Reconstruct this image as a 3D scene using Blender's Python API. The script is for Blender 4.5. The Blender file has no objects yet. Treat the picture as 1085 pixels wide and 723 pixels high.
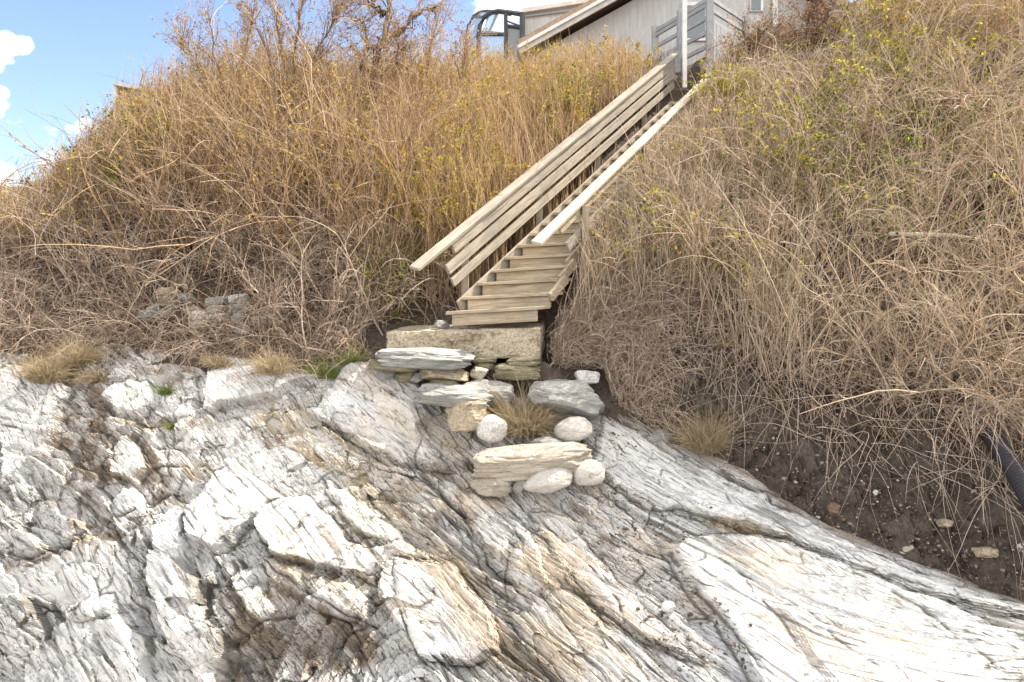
import bpy, bmesh, math, random
import numpy as np
rng = np.random.default_rng(7)
random.seed(7)
C = bpy.context.scene.collection
F = 723.0; CX = 542.5; HY = 280.0      # focal length and horizon of the photograph, in its pixels

def P(px, py, d):
    return np.array([(px-CX)/F*d, d, (HY-py)/F*d])
def proj(p):
    d = np.maximum(p[..., 1], .05)
    return CX+p[..., 0]/d*F, HY-p[..., 2]/d*F

# ------------------------------------------------------------------ noise
def _h(ix, iy, s):
    ix = ix.astype(np.int64); iy = iy.astype(np.int64)
    h = (ix*374761393 + iy*668265263 + s*2147483647) & 0xffffffff
    h = ((h ^ (h >> 13))*1274126177) & 0xffffffff
    h = (h ^ (h >> 16))
    h = (h*2246822519) & 0xffffffff
    h = h ^ (h >> 15)
    return h/4294967295.0
def vn(x, y, s=0):
    ix = np.floor(x); iy = np.floor(y); fx = x-ix; fy = y-iy
    fx = fx*fx*fx*(fx*(fx*6-15)+10); fy = fy*fy*fy*(fy*(fy*6-15)+10)
    a = _h(ix, iy, s); b = _h(ix+1, iy, s); c = _h(ix, iy+1, s); d = _h(ix+1, iy+1, s)
    return (a+(b-a)*fx)*(1-fy)+(c+(d-c)*fx)*fy
def fbm(x, y, s=0, o=4, g=.5):
    v = 0; a = 1; t = 0
    for i in range(o):
        v = v+a*vn(x, y, s+i*17); t += a; a *= g
        x = x*2.03+5.1; y = y*2.03+1.7
    return v/t*2-1
def vor(x, y, s=0):
    ix = np.floor(x); iy = np.floor(y)
    d1 = np.full(x.shape, 9.); d2 = np.full(x.shape, 9.)
    r1 = np.zeros(x.shape); r2 = np.zeros(x.shape); ox = np.zeros(x.shape); oy = np.zeros(x.shape)
    for i in (-1, 0, 1):
        for j in (-1, 0, 1):
            cx = ix+i; cy = iy+j
            px = cx+.1+.8*_h(cx, cy, s); py = cy+.1+.8*_h(cx, cy, s+1)
            d = np.hypot(x-px, y-py)
            m = d < d1
            d2 = np.where(m, d1, np.minimum(d2, d))
            r1 = np.where(m, _h(cx, cy, s+2), r1); r2 = np.where(m, _h(cx, cy, s+3), r2)
            ox = np.where(m, x-px, ox); oy = np.where(m, y-py, oy)
            d1 = np.minimum(d1, d)
    return d1, d2, r1, r2, ox, oy
def sst(a, b, x):
    t = np.clip((x-a)/(b-a), 0, 1); return t*t*(3-2*t)

def inpoly(px, py, poly):
    c = np.zeros(px.shape, bool); n = len(poly)
    for i in range(n):
        x0, y0 = poly[i]; x1, y1 = poly[(i+1) % n]
        m = ((y0 > py) != (y1 > py)) & (px < (x1-x0)*(py-y0)/(y1-y0+1e-9)+x0); c ^= m
    return c
# ------------------------------------------------------------------ mesh helpers
def mk(name, V, Fc, mat, parent=None, smooth=False, attrs=None):
    V = np.ascontiguousarray(V, dtype=np.float32).reshape(-1, 3); Fc = np.asarray(Fc, dtype=np.int32)
    me = bpy.data.meshes.new(name)
    n, k = Fc.shape
    me.vertices.add(len(V)); me.vertices.foreach_set('co', V.ravel())
    me.loops.add(n*k); me.loops.foreach_set('vertex_index', Fc.ravel())
    me.polygons.add(n); me.polygons.foreach_set('loop_start', np.arange(0, n*k, k, dtype=np.int32))
    me.polygons.foreach_set('use_smooth', np.full(n, bool(smooth)))
    if attrs:
        for a, v in attrs.items():
            at = me.attributes.new(a, 'FLOAT', 'POINT'); at.data.foreach_set('value', np.ascontiguousarray(v, dtype=np.float32).ravel())
    me.update(calc_edges=True); me.validate()
    me.materials.append(mat)
    o = bpy.data.objects.new(name, me); C.objects.link(o)
    if parent: o.parent = parent
    return o
def tag(o, label=None, cat=None, group=None, kind=None):
    if label: o['label'] = label
    if cat: o['category'] = cat
    if group: o['group'] = group
    if kind: o['kind'] = kind
    return o
def empty(name, loc, label, cat, group=None):
    o = bpy.data.objects.new(name, None); C.objects.link(o); o.location = loc
    o.empty_display_size = .1
    return tag(o, label, cat, group)
class MB:
    """collects boxes and boards given in world space; build() links them as one mesh, local to its parent"""
    def __init__(s): s.v = []; s.f = []; s.n = 0
    def add(s, V, Fs):
        s.v.append(np.asarray(V, float)); s.f += [[i+s.n for i in f] for f in Fs]; s.n += len(V); return s
    def hexa(s, c):   # 8 corners: bottom 4 ccw, top 4 ccw
        return s.add(c, [(0, 3, 2, 1), (4, 5, 6, 7), (0, 1, 5, 4), (1, 2, 6, 5), (2, 3, 7, 6), (3, 0, 4, 7)])
    def box(s, a, b):
        x0, y0, z0 = a; x1, y1, z1 = b
        return s.hexa([(x0, y0, z0), (x1, y0, z0), (x1, y1, z0), (x0, y1, z0), (x0, y0, z1), (x1, y0, z1), (x1, y1, z1), (x0, y1, z1)])
    def board(s, p0, p1, w, t, side=None, cut=None):
        """board from p0 to p1, w across (side direction) and t thick"""
        p0 = np.array(p0, float); p1 = np.array(p1, float); d = p1-p0; d /= np.linalg.norm(d)
        sd = np.array(side if side is not None else (0, 0, 1), float); sd -= d*sd.dot(d); sd /= np.linalg.norm(sd)
        n = np.cross(d, sd)
        a = sd*w/2; b = n*t/2
        c0 = [p0-a-b, p0+a-b, p0+a+b, p0-a+b]; c1 = [p1-a-b, p1+a-b, p1+a+b, p1-a+b]
        return s.add(c0+c1, [(0, 3, 2, 1), (4, 5, 6, 7), (0, 1, 5, 4), (1, 2, 6, 5), (2, 3, 7, 6), (3, 0, 4, 7)])
    def prism(s, pts, y0, y1):
        """polygon in the xz plane pushed from y0 to y1"""
        n = len(pts); V = [(x, y0, z) for x, z in pts]+[(x, y1, z) for x, z in pts]
        Fs = [tuple(range(n)), tuple(range(2*n-1, n-1, -1))]+[(i, i+n, (i+1) % n+n, (i+1) % n) for i in range(n)]
        return s.add(V, Fs)
    def tube(s, pts, r, k=8):
        pts = np.array(pts, float); n = len(pts); V = []; Fs = []
        for i in range(n):
            d = pts[min(i+1, n-1)]-pts[max(i-1, 0)]; d /= np.linalg.norm(d)
            u = np.cross(d, (0, 0, 1) if abs(d[2]) < .9 else (1, 0, 0)); u /= np.linalg.norm(u); w = np.cross(d, u)
            rr = r[i] if hasattr(r, '__len__') else r
            for j in range(k):
                a = 2*math.pi*j/k; V.append(pts[i]+rr*(u*math.cos(a)+w*math.sin(a)))
        for i in range(n-1):
            for j in range(k): Fs.append((i*k+j, i*k+(j+1) % k, (i+1)*k+(j+1) % k, (i+1)*k+j))
        Fs += [tuple(range(k-1, -1, -1)), tuple(range((n-1)*k, n*k))]
        return s.add(V, Fs)
    def build(s, name, mat, parent=None, bevel=0, origin=None, smooth=False):
        V = np.concatenate(s.v)
        if parent is not None and origin is None:
            q = parent; origin = np.zeros(3)
            while q is not None: origin = origin+np.array(q.location); q = q.parent
        if origin is None: origin = V.mean(0); origin[2] = V[:, 2].min()
        me = bpy.data.meshes.new(name); me.from_pydata([tuple(v) for v in V-np.array(origin)], [], s.f); me.update()
        bm = bmesh.new(); bm.from_mesh(me); bmesh.ops.recalc_face_normals(bm, faces=bm.faces)
        if bevel: bmesh.ops.bevel(bm, geom=bm.edges[:], offset=bevel, segments=1, affect='EDGES')
        for f in bm.faces: f.smooth = smooth
        bm.to_mesh(me); bm.free(); me.materials.append(mat)
        o = bpy.data.objects.new(name, me); C.objects.link(o)
        if parent is None: o.location = origin
        else: o.parent = parent
        return o

# ------------------------------------------------------------------ materials
def new_mat(name):
    m = bpy.data.materials.new(name); m.use_nodes = True; nt = m.node_tree; nt.nodes.clear()
    out = nt.nodes.new('ShaderNodeOutputMaterial'); b = nt.nodes.new('ShaderNodeBsdfPrincipled')
    nt.links.new(b.outputs[0], out.inputs[0]); b.inputs['Roughness'].default_value = .85
    b.inputs['Specular IOR Level'].default_value = .25
    return m, nt, b, out
def nd(nt, t, **kw):
    n = nt.nodes.new(t)
    for k, v in kw.items():
        if k in n.inputs: n.inputs[k].default_value = v
        else: setattr(n, k, v)
    return n
def ramp(nt, src, stops):
    r = nt.nodes.new('ShaderNodeValToRGB'); e = r.color_ramp.elements
    while len(e) < len(stops): e.new(.5)
    for i, (p, c) in enumerate(stops):
        e[i].position = p; e[i].color = (c, c, c, 1) if not hasattr(c, '__len__') else (*c, 1)
    nt.links.new(src, r.inputs[0]); return r
def noise(nt, coord, scale, detail=5, rough=.6, dist=0, stretch=None, rot=(0, 0, 0)):
    if stretch:
        mp = nt.nodes.new('ShaderNodeMapping'); mp.inputs['Scale'].default_value = stretch; mp.inputs['Rotation'].default_value = rot
        nt.links.new(coord, mp.inputs[0]); coord = mp.outputs[0]
    n = nd(nt, 'ShaderNodeTexNoise', Scale=scale, Detail=detail, Roughness=rough, Distortion=dist)
    nt.links.new(coord, n.inputs['Vector']); return n.outputs[0]
def mix(nt, fac, a, b, mode='MIX'):
    m = nt.nodes.new('ShaderNodeMix'); m.data_type = 'RGBA'; m.blend_type = mode
    for i, v in ((0, fac), (6, a), (7, b)):
        if hasattr(v, 'node'): nt.links.new(v, m.inputs[i])
        elif hasattr(v, '__len__'): m.inputs[i].default_value = (*v, 1)
        else: m.inputs[i].default_value = v
    return m.outputs[2]
def bump(nt, b, h, strength, dist):
    n = nd(nt, 'ShaderNodeBump', Strength=strength, Distance=dist); nt.links.new(h, n.inputs['Height']); nt.links.new(n.outputs[0], b.inputs['Normal'])
def objco(nt): return nt.nodes.new('ShaderNodeTexCoord').outputs['Object']
def att(nt, name):
    a = nt.nodes.new('ShaderNodeAttribute'); a.attribute_name = name; return a.outputs['Fac']

def rock_mat():
    m, nt, b, o = new_mat('pale_schist'); co = objco(nt)
    n1 = noise(nt, co, 1.4, 6, .6); n2 = noise(nt, co, 9, 8, .7, .3); n3 = noise(nt, co, 60, 4, .7)
    base = ramp(nt, n1, [(.3, (.64, .64, .645)), (.5, (.715, .71, .70)), (.7, (.76, .75, .72))]).outputs[0]
    wv = nd(nt, 'ShaderNodeTexNoise', Scale=1.1, Detail=3); nt.links.new(co, wv.inputs['Vector'])
    wm = nd(nt, 'ShaderNodeVectorMath', operation='MULTIPLY_ADD'); nt.links.new(wv.outputs['Color'], wm.inputs[0]); wm.inputs[1].default_value = (.35, .35, .35); nt.links.new(co, wm.inputs[2])
    cmb = nt.nodes.new('ShaderNodeCombineXYZ')
    for i, (vec, sc) in enumerate((((.62, -.60, -.50), 1.6), ((-.70, -.42, -.58), 24), ((.30, .70, -.62), 5))):
        dt = nd(nt, 'ShaderNodeVectorMath', operation='DOT_PRODUCT'); nt.links.new(wm.outputs[0], dt.inputs[0]); dt.inputs[1].default_value = tuple(c*sc for c in vec); nt.links.new(dt.outputs['Value'], cmb.inputs[i])
    l1 = noise(nt, cmb.outputs[0], 1.0, 4, .55); l2 = noise(nt, cmb.outputs[0], 2.7, 3, .6)
    base = mix(nt, ramp(nt, l1, [(.52, 0), (.70, .6)]).outputs[0], base, (.47, .47, .465))
    line = ramp(nt, l2, [(.585, 0), (.625, .9), (.72, .9)]).outputs[0]; ln = nd(nt, 'ShaderNodeMath', operation='MULTIPLY'); nt.links.new(line, ln.inputs[0]); nt.links.new(ramp(nt, n1, [(.38, .35), (.56, 1)]).outputs[0], ln.inputs[1])
    base = mix(nt, ln.outputs[0], base, (.13, .115, .095))
    base = mix(nt, ramp(nt, n2, [(.52, 0), (.76, .4)]).outputs[0], base, (.46, .45, .43))
    base = mix(nt, ramp(nt, n2, [(.25, .7), (.42, 0)]).outputs[0], base, (.80, .79, .77))
    base = mix(nt, att(nt, 'grey'), base, (.40, .41, .41))
    base = mix(nt, att(nt, 'warm'), base, (.62, .52, .40))
    base = mix(nt, att(nt, 'ochre'), base, (.36, .28, .15))
    base = mix(nt, att(nt, 'brown'), base, (.27, .215, .165))
    base = mix(nt, att(nt, 'dark'), base, (.12, .108, .09))
    base = mix(nt, ramp(nt, n3, [(.55, 0), (.8, .2)]).outputs[0], base, (.22, .20, .18))
    nt.links.new(base, b.inputs['Base Color']); b.inputs['Roughness'].default_value = .8
    ad = nd(nt, 'ShaderNodeMath', operation='ADD'); nt.links.new(n2, ad.inputs[0])
    mu = nd(nt, 'ShaderNodeMath', operation='MULTIPLY'); nt.links.new(n3, mu.inputs[0]); mu.inputs[1].default_value = .35
    nt.links.new(mu.outputs[0], ad.inputs[1])
    a5 = nd(nt, 'ShaderNodeMath', operation='SUBTRACT'); nt.links.new(ad.outputs[0], a5.inputs[0]); nt.links.new(ln.outputs[0], a5.inputs[1])
    a6 = nd(nt, 'ShaderNodeMath', operation='ADD'); nt.links.new(a5.outputs[0], a6.inputs[0]); nt.links.new(l1, a6.inputs[1]); bump(nt, b, a6.outputs[0], .7, .035)
    return m
def stone_mat(name, c0, c1, c2, stretch=None, contrast=.5):
    m, nt, b, o = new_mat(name); co = objco(nt)
    n1 = noise(nt, co, 3.2, 7, .65, .4, stretch); n2 = noise(nt, co, 45, 5, .7, 0, stretch)
    base = ramp(nt, n1, [(.32, c0), (.5, c1), (.68, c2)]).outputs[0]
    base = mix(nt, ramp(nt, n2, [(.46, 0), (.66, contrast)]).outputs[0], base, tuple(x*.35 for x in c0))
    n4 = noise(nt, co, 7, 6, .7, .6, (1, 1, 7) if stretch else None); base = mix(nt, ramp(nt, n4, [(.57, 0), (.64, .6), (.70, .1)]).outputs[0], base, tuple(x*.3 for x in c0))
    nt.links.new(base, b.inputs['Base Color']); bump(nt, b, n2, 1.0, .02)
    return m
def soil_mat():
    m, nt, b, o = new_mat('bank_soil'); co = objco(nt)
    n1 = noise(nt, co, 2.5, 6, .6); n2 = noise(nt, co, 26, 8, .75)
    base = ramp(nt, n1, [(.3, (.10, .078, .06)), (.5, (.165, .135, .11)), (.7, (.22, .19, .16))]).outputs[0]
    base = mix(nt, ramp(nt, n2, [(.45, 0), (.7, .7)]).outputs[0], base, (.05, .035, .025))
    v = nd(nt, 'ShaderNodeTexVoronoi', Scale=38); nt.links.new(co, v.inputs[0])
    base = mix(nt, ramp(nt, v.outputs['Distance'], [(.10, .8), (.14, 0)]).outputs[0], base, (.26, .235, .21))
    nt.links.new(base, b.inputs['Base Color']); b.inputs['Roughness'].default_value = .95; bump(nt, b, n2, 1.0, .06)
    return m
def twig_mat(name, stops, transl=0):
    m, nt, b, o = new_mat(name)
    base = ramp(nt, att(nt, 'tint'), stops).outputs[0]
    nt.links.new(base, b.inputs['Base Color']); b.inputs['Roughness'].default_value = .7
    if transl:
        t = nd(nt, 'ShaderNodeBsdfTranslucent'); nt.links.new(base, t.inputs[0])
        mx = nd(nt, 'ShaderNodeMixShader'); mx.inputs[0].default_value = transl
        nt.links.new(b.outputs[0], mx.inputs[1]); nt.links.new(t.outputs[0], mx.inputs[2]); nt.links.new(mx.outputs[0], o.inputs[0])
    return m
def wood_mat(name, c0, c1, c2, axis):
    """weathered planks; axis: world direction of the grain"""
    m, nt, b, o = new_mat(name)
    tc = nt.nodes.new('ShaderNodeTexCoord'); ax = np.array(axis, float); ax /= np.linalg.norm(ax)
    u = np.cross(ax, (0, 0, 1)) if abs(ax[2]) < .9 else np.array([1., 0, 0]); u /= np.linalg.norm(u); w = np.cross(ax, u)
    cmb = nt.nodes.new('ShaderNodeCombineXYZ')
    for i, (vec, sc) in enumerate(((ax, .9), (u, 14), (w, 14))):
        dt = nd(nt, 'ShaderNodeVectorMath', operation='DOT_PRODUCT'); nt.links.new(tc.outputs['Object'], dt.inputs[0]); dt.inputs[1].default_value = tuple(vec*sc)
        nt.links.new(dt.outputs['Value'], cmb.inputs[i])
    g = noise(nt, cmb.outputs[0], 2.2, 6, .65, 1.2); g2 = noise(nt, cmb.outputs[0], 11, 4, .7, .5); n = noise(nt, tc.outputs['Object'], 1.7, 4, .6)
    base = ramp(nt, g, [(.32, c0), (.5, c1), (.66, c2)]).outputs[0]
    base = mix(nt, ramp(nt, g2, [(.5, 0), (.72, .55)]).outputs[0], base, tuple(x*.45 for x in c0))
    base = mix(nt, ramp(nt, n, [(.45, 0), (.65, .5)]).outputs[0], base, tuple((x+y)*.5*.8 for x, y in zip(c0, (.3, .3, .29))))
    v = nd(nt, 'ShaderNodeTexVoronoi', Scale=2.3); nt.links.new(tc.outputs['Object'], v.inputs[0])
    base = mix(nt, ramp(nt, v.outputs['Distance'], [(.045, .8), (.07, 0)]).outputs[0], base, tuple(x*.3 for x in c0))
    nt.links.new(base, b.inputs['Base Color']); bump(nt, b, g2, .4, .006); return m
def plain(name, col, rough=.6, var=.15, sc=6, metal=0):
    m, nt, b, o = new_mat(name); n = noise(nt, objco(nt), sc, 5, .6)
    base = ramp(nt, n, [(.3, tuple(c*(1-var) for c in col)), (.7, tuple(min(1, c*(1+var)) for c in col))]).outputs[0]
    nt.links.new(base, b.inputs['Base Color']); b.inputs['Roughness'].default_value = rough; b.inputs['Metallic'].default_value = metal
    return m
def siding_mat(name, col):
    m, nt, b, o = new_mat(name); co = objco(nt)
    w = nd(nt, 'ShaderNodeTexWave', Scale=1.9, Distortion=0.0); w.bands_direction = 'X'; w.wave_profile = 'SAW'; nt.links.new(co, w.inputs[0])
    n = noise(nt, co, 3, 5, .6, 0, (6, 6, .6))
    base = ramp(nt, n, [(.3, tuple(c*.85 for c in col)), (.7, tuple(c*1.1 for c in col))]).outputs[0]
    base = mix(nt, ramp(nt, w.outputs[1], [(.0, .55), (.07, 0)]).outputs[0], base, tuple(c*.4 for c in col))
    nt.links.new(base, b.inputs['Base Color']); return m

M = {}
M['rock'] = rock_mat()
M['soil'] = soil_mat()
M['grey_stone'] = stone_mat('grey_schist', (.30, .30, .29), (.45, .45, .43), (.60, .59, .56), (1, 1, 5))
M['pale_stone'] = stone_mat('pale_layered_stone', (.44, .38, .30), (.60, .54, .45), (.72, .68, .62), (1, 1, 5))
M['cobble'] = stone_mat('rounded_cobble', (.40, .37, .33), (.60, .57, .53), (.70, .68, .64), None, .15)
M['white_stone'] = stone_mat('white_quartz', (.50, .47, .43), (.74, .73, .71), (.80, .79, .78), None, .5)
M['tan_stone'] = stone_mat('tan_mortar_rock', (.36, .29, .20), (.50, .42, .31), (.60, .52, .41), None, .6)
M['olive_stone'] = stone_mat('olive_slate', (.20, .18, .11), (.34, .31, .21), (.46, .42, .32), (1, 1, 6), .5)
M['concrete'] = stone_mat('lichened_concrete', (.38, .32, .22), (.56, .49, .38), (.66, .58, .47), None, .7)
M['rust_stone'] = stone_mat('rust_stone', (.16, .10, .07), (.27, .18, .13), (.38, .28, .21), None, .4)
STD = (3.26, 4.0, 3.1)
M['wood'] = wood_mat('weathered_rail_wood', (.22, .19, .15), (.37, .33, .275), (.48, .435, .37), STD)
M['wood_pale'] = wood_mat('sunlit_pale_wood', (.38, .33, .26), (.54, .48, .39), (.62, .57, .48), STD)  # paler copy: sunlight painted into the right handrail; driftwood pole's own pale tone
M['tread'] = wood_mat('tread_wood', (.28, .215, .14), (.48, .40, .29), (.62, .54, .42), (1, -.1, .06))
M['post'] = wood_mat('post_wood', (.24, .19, .13), (.36, .30, .22), (.46, .40, .31), (0, 0, 1))
M['siding'] = siding_mat('grey_vertical_siding', (.54, .54, .54))
M['slat'] = siding_mat('grey_deck_slats', (.42, .42, .43))
M['trim'] = plain('pale_trim_paint', (.62, .60, .57))
M['white'] = plain('white_paint', (.78, .78, .77))
M['rail_paint'] = plain('grey_rail_paint', (.34, .35, .37))
M['shingle'] = plain('brown_shingle', (.36, .27, .19), .9, .3, 30)
M['darkmetal'] = plain('dark_frame', (.06, .065, .07), .4)
M['plastic'] = plain('black_plastic', (.035, .032, .04), .4)
M['house2'] = plain('beige_wall', (.50, .44, .36), .9)
m, nt, b, o = new_mat('window_glass'); b.inputs['Base Color'].default_value = (.75, .85, .82, 1); b.inputs['Roughness'].default_value = .05
b.inputs['Transmission Weight'].default_value = .8; b.inputs['Specular IOR Level'].default_value = .6; M['glass'] = m
m, nt, b, o = new_mat('dark_pane'); b.inputs['Base Color'].default_value = (.16, .19, .21, 1); b.inputs['Roughness'].default_value = .06; b.inputs['Specular IOR Level'].default_value = .8; M['pane'] = m

M['twig_grey'] = twig_mat('grey_bramble', [(0, (.14, .09, .065)), (.3, (.44, .33, .245)), (.7, (.66, .54, .43)), (1, (.80, .71, .61))], .3)
M['twig_red'] = twig_mat('reddish_twig', [(0, (.17, .10, .06)), (.35, (.52, .36, .23)), (.75, (.73, .56, .38)), (1, (.82, .70, .52))], .3)
M['twig_gold'] = twig_mat('golden_cane', [(0, (.22, .13, .065)), (.35, (.58, .40, .23)), (.75, (.76, .58, .36)), (1, (.84, .70, .48))], .3)
M['twig_pale'] = twig_mat('pale_cane', [(0, (.18, .125, .085)), (.3, (.53, .40, .28)), (.7, (.73, .60, .45)), (1, (.84, .75, .62))], .3)
M['bark'] = twig_mat('dark_bark', [(0, (.06, .04, .03)), (.5, (.13, .085, .06)), (1, (.24, .17, .12))])
M['leaf_yellow'] = twig_mat('yellow_green_leaf', [(0, (.16, .17, .02)), (.5, (.40, .36, .05)), (1, (.62, .50, .09))], .5)
M['leaf_green'] = twig_mat('green_leaf', [(0, (.035, .06, .012)), (.5, (.11, .16, .025)), (1, (.26, .30, .05))], .4)
M['leaf_brown'] = twig_mat('dry_leaf', [(0, (.10, .05, .025)), (.5, (.30, .16, .08)), (1, (.50, .32, .18))], .35)
M['leaf_gold'] = twig_mat('golden_leaf', [(0, (.24, .13, .04)), (.5, (.46, .28, .09)), (1, (.66, .46, .16))], .5)
M['grass_dry'] = twig_mat('straw_grass', [(0, (.26, .19, .10)), (.5, (.55, .44, .28)), (1, (.76, .67, .49))], .35)
M['grass_green'] = twig_mat('green_grass', [(0, (.06, .10, .02)), (.5, (.17, .24, .06)), (1, (.36, .36, .14))], .3)

# ------------------------------------------------------------------ terrain functions
BASE = np.array([(-600, 372, 6.7), (-200, 374, 6.8), (0, 376, 6.8), (60, 384, 6.85), (110, 364, 7.0), (180, 372, 7.0), (230, 380, 7.0), (330, 398, 6.9),
                 (380, 382, 7.05), (440, 400, 7.0), (560, 402, 7.0), (640, 432, 6.75), (720, 468, 6.45), (790, 500, 6.15), (830, 533, 5.85),
                 (880, 560, 5.6), (960, 592, 5.3), (1085, 640, 4.9), (1300, 720, 4.4), (1700, 830, 3.9), (2600, 900, 3.6)])
bx, by_, bz = (BASE[:, 0]-CX)/F*BASE[:, 2], BASE[:, 2], (HY-BASE[:, 1])/F*BASE[:, 2]
def yb(x): return np.interp(x, bx, by_)
def zb(x): return np.interp(x, bx, bz)
S0 = P(472, 330, 7.0); S1 = P(712, 108, 11.0); SW = P(567, 325, 6.9)-S0; SV = S1-S0
def stair_coord(x, y):
    """t along the stair and lateral position (0 at the left string, 1 at the right one)"""
    det = SV[0]*SW[1]-SV[1]*SW[0]; dx = x-S0[0]; dy = y-S0[1]
    return (dx*SW[1]-dy*SW[0])/det, (SV[0]*dy-SV[1]*dx)/det
def Gs(x, y):
    """hill surface, smooth"""
    s = y-yb(x)
    r = sst(.2, 1.6, x)                        # 0 on the left, 1 on the right bank
    s1 = .45*(1-r)+.65*r
    k1 = .35*(1-r)+1.65*r; k2 = .92*(1-r)+.97*r
    z = zb(x)+np.where(s < 0, s*2.2, np.where(s < s1, s*k1, s1*k1+(s-s1)*k2))
    cap = np.interp(x, [-9, -7.1, -6.2, -5.3, -3, 0, 2, 3, 5, 8, 14], [.0, .25, .8, 1.35, 1.75, 1.9, 2.6, 3.2, 4.1, 4.8, 5])
    over = z-cap
    z = np.where(over > -.3, cap-.3+.6*(1-np.exp(-(over+.3)/.6)), z)
    t, l = stair_coord(x, y)
    under = S0[2]+SV[2]*t-.30
    w = sst(-.45, -.05, l)*(1-sst(1.05, 1.4, l))*sst(-.03, .0, t)*(1-sst(1.05, 1.15, t))
    z = z*(1-w)+np.minimum(z, under)*w
    z = np.where((w > 0) & (z < under-.25), z*(1-w)+(under-.25)*w, z)
    # flat shelf carrying the concrete block
    q = sst(-1.5, -1.2, x)*(1-sst(.35, .6, x))*sst(-.02, .05, s)*(1-sst(.35, .7, s))
    z = z*(1-q)+np.minimum(z, -1.12+.02*s)*q
    return z
def G(x, y):
    s = y-yb(x); a = sst(-.1, .3, s)*.6+.4
    r = sst(.6, 1.6, x)
    return Gs(x, y)+a*(.10*fbm(x*1.1, y*1.1, 3)+.05*fbm(x*4, y*4, 5, 5)*(.6+r)+.018*fbm(x*19, y*19, 9, 4))
def hitG(px, py, d0=4.0, d1=16.):
    d = np.linspace(d0, d1, 500); x = (px-CX)/F*d; z = (HY-py)/F*d
    g = Gs(x, d); i = np.argmax((g > z) & (d-yb(x) > -.05)); dd = d[i]
    return np.array([x[i], dd, float(G(np.array([x[i]]), np.array([dd]))[0])])

def Dsurf(px, py):
    bp = np.interp(px, BASE[:, 0], BASE[:, 1]); bd = np.interp(px, BASE[:, 0], BASE[:, 2])
    db = np.interp(px, [-600, 0, 250, 540, 800, 1085, 1700], [5.2, 5.15, 4.9, 4.45, 4.15, 3.95, 3.4])
    t = (py-bp)/(723-bp+1e-6); t = np.where(bp > 700, 0*t, t)
    D = 1/np.maximum(1/bd+(1/db-1/bd)*t, .01)
    tt = np.clip(t, 0, 1)
    bulge = np.interp(px, [0, 200, 400, 560, 800, 1085], [-.02, -.01, .03, .06, .02, 0])
    return D*(1+bulge*np.sin(math.pi*tt))

CR0 = [ # polyline in photo pixels, direction of the raised side, step (m), falloff (m), groove (m)
 ([(0,598),(60,585),(100,560),(140,545),(170,528),(210,518)],(0,-1),.11,.25,.05),
 ([(270,488),(235,510),(203,540),(200,580),(215,620),(240,660),(262,690)],(1,0),.13,.35,.03),
 ([(278,545),(300,530),(330,533),(372,575),(415,605)],(-.5,1),.09,.30,.03),
 ([(275,548),(282,590),(330,630),(390,660),(425,685)],(1,-1),.16,.35,.05),
 ([(345,440),(400,490),(450,520),(490,545),(520,600)],(1,-1),.11,.30,.05),
 ([(470,455),(447,470),(440,500),(480,545)],(1,0),.04,.2,.03),
 ([(235,723),(245,690),(275,662),(330,650),(370,658),(400,723)],(0,-1),.22,.5,.06),
 ([(620,505),(660,540),(690,570),(712,600),(760,660),(810,723)],(1,-1),.15,.55,.05),
 ([(637,507),(678,537),(720,545),(805,567),(900,600),(1000,632)],(0,-1),.07,.3,.03),
 ([(840,575),(900,612),(960,645),(1010,680),(1060,723)],(1,-1),.06,.3,.03),
 ([(965,622),(1010,648),(1050,662),(1110,672)],(0,-1),.12,.3,.05),
 ([(560,535),(600,580),(640,620),(660,660),(700,690),(760,723)],(-1,.5),.06,.3,.03),
 ([(222,378),(215,405),(222,440)],(1,0),.14,.35,.02),
 ([(222,440),(270,428),(310,415),(350,402)],(0,-1),.15,.25,.05),
 ([(105,438),(150,452),(200,447),(250,432)],(0,-1),.11,.2,.05),
 ([(187,452),(180,480),(183,510)],(-1,0),.08,.2,.03),
 ([(140,522),(175,495),(212,500)],(0,-1),.10,.15,.04),
 ([(60,400),(50,440),(30,500),(62,560)],(1,0),.08,.35,.03),
 ([(160,545),(140,590),(150,640),(170,700)],(1,0),.10,.35,.03),
 ([(225,560),(238,620),(258,680)],(1,0),.08,.2,.03),
 ([(0,650),(40,640),(70,610),(75,570)],(-1,-1),.08,.3,.02),
 ([(0,690),(60,668),(110,640),(150,640)],(0,1),.08,.3,.02),
 ([(423,590),(425,640),(440,690),(470,730)],(1,0),.12,.35,.04),
 ([(480,545),(520,600),(530,650),(565,690)],(-1,1),.09,.3,.04),
 ([(405,378),(372,395),(347,420),(338,442)],(1,.4),.14,.5,.03),
 ([(560,590),(545,640),(560,700),(600,723)],(1,0),.07,.3,.02),
 ([(760,600),(800,625),(850,660),(900,700),(930,723)],(1,-1),.04,.3,.02),
 ([(650,440),(720,490),(800,525),(870,560)],(1,-1),.05,.3,.02),
 ([(270,540),(200,480),(130,470),(90,455)],(0,-1),.05,.25,.03),
 ([(0,450),(50,462),(90,500),(130,520)],(0,-1),.06,.25,.03),
 ([(100,600),(120,560),(160,545),(210,540)],(0,1),.05,.2,.02),
 ([(330,475),(380,520),(420,560)],(1,-1),.06,.2,.03),
 ([(240,440),(300,470),(350,500),(385,540)],(1,-1),.05,.2,.03),
 ([(500,520),(540,560),(580,640),(640,723)],(1,-1),.05,.2,.03),
]
CR = [c for i, c in enumerate(CR0) if i not in (12, 13, 20)]
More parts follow.
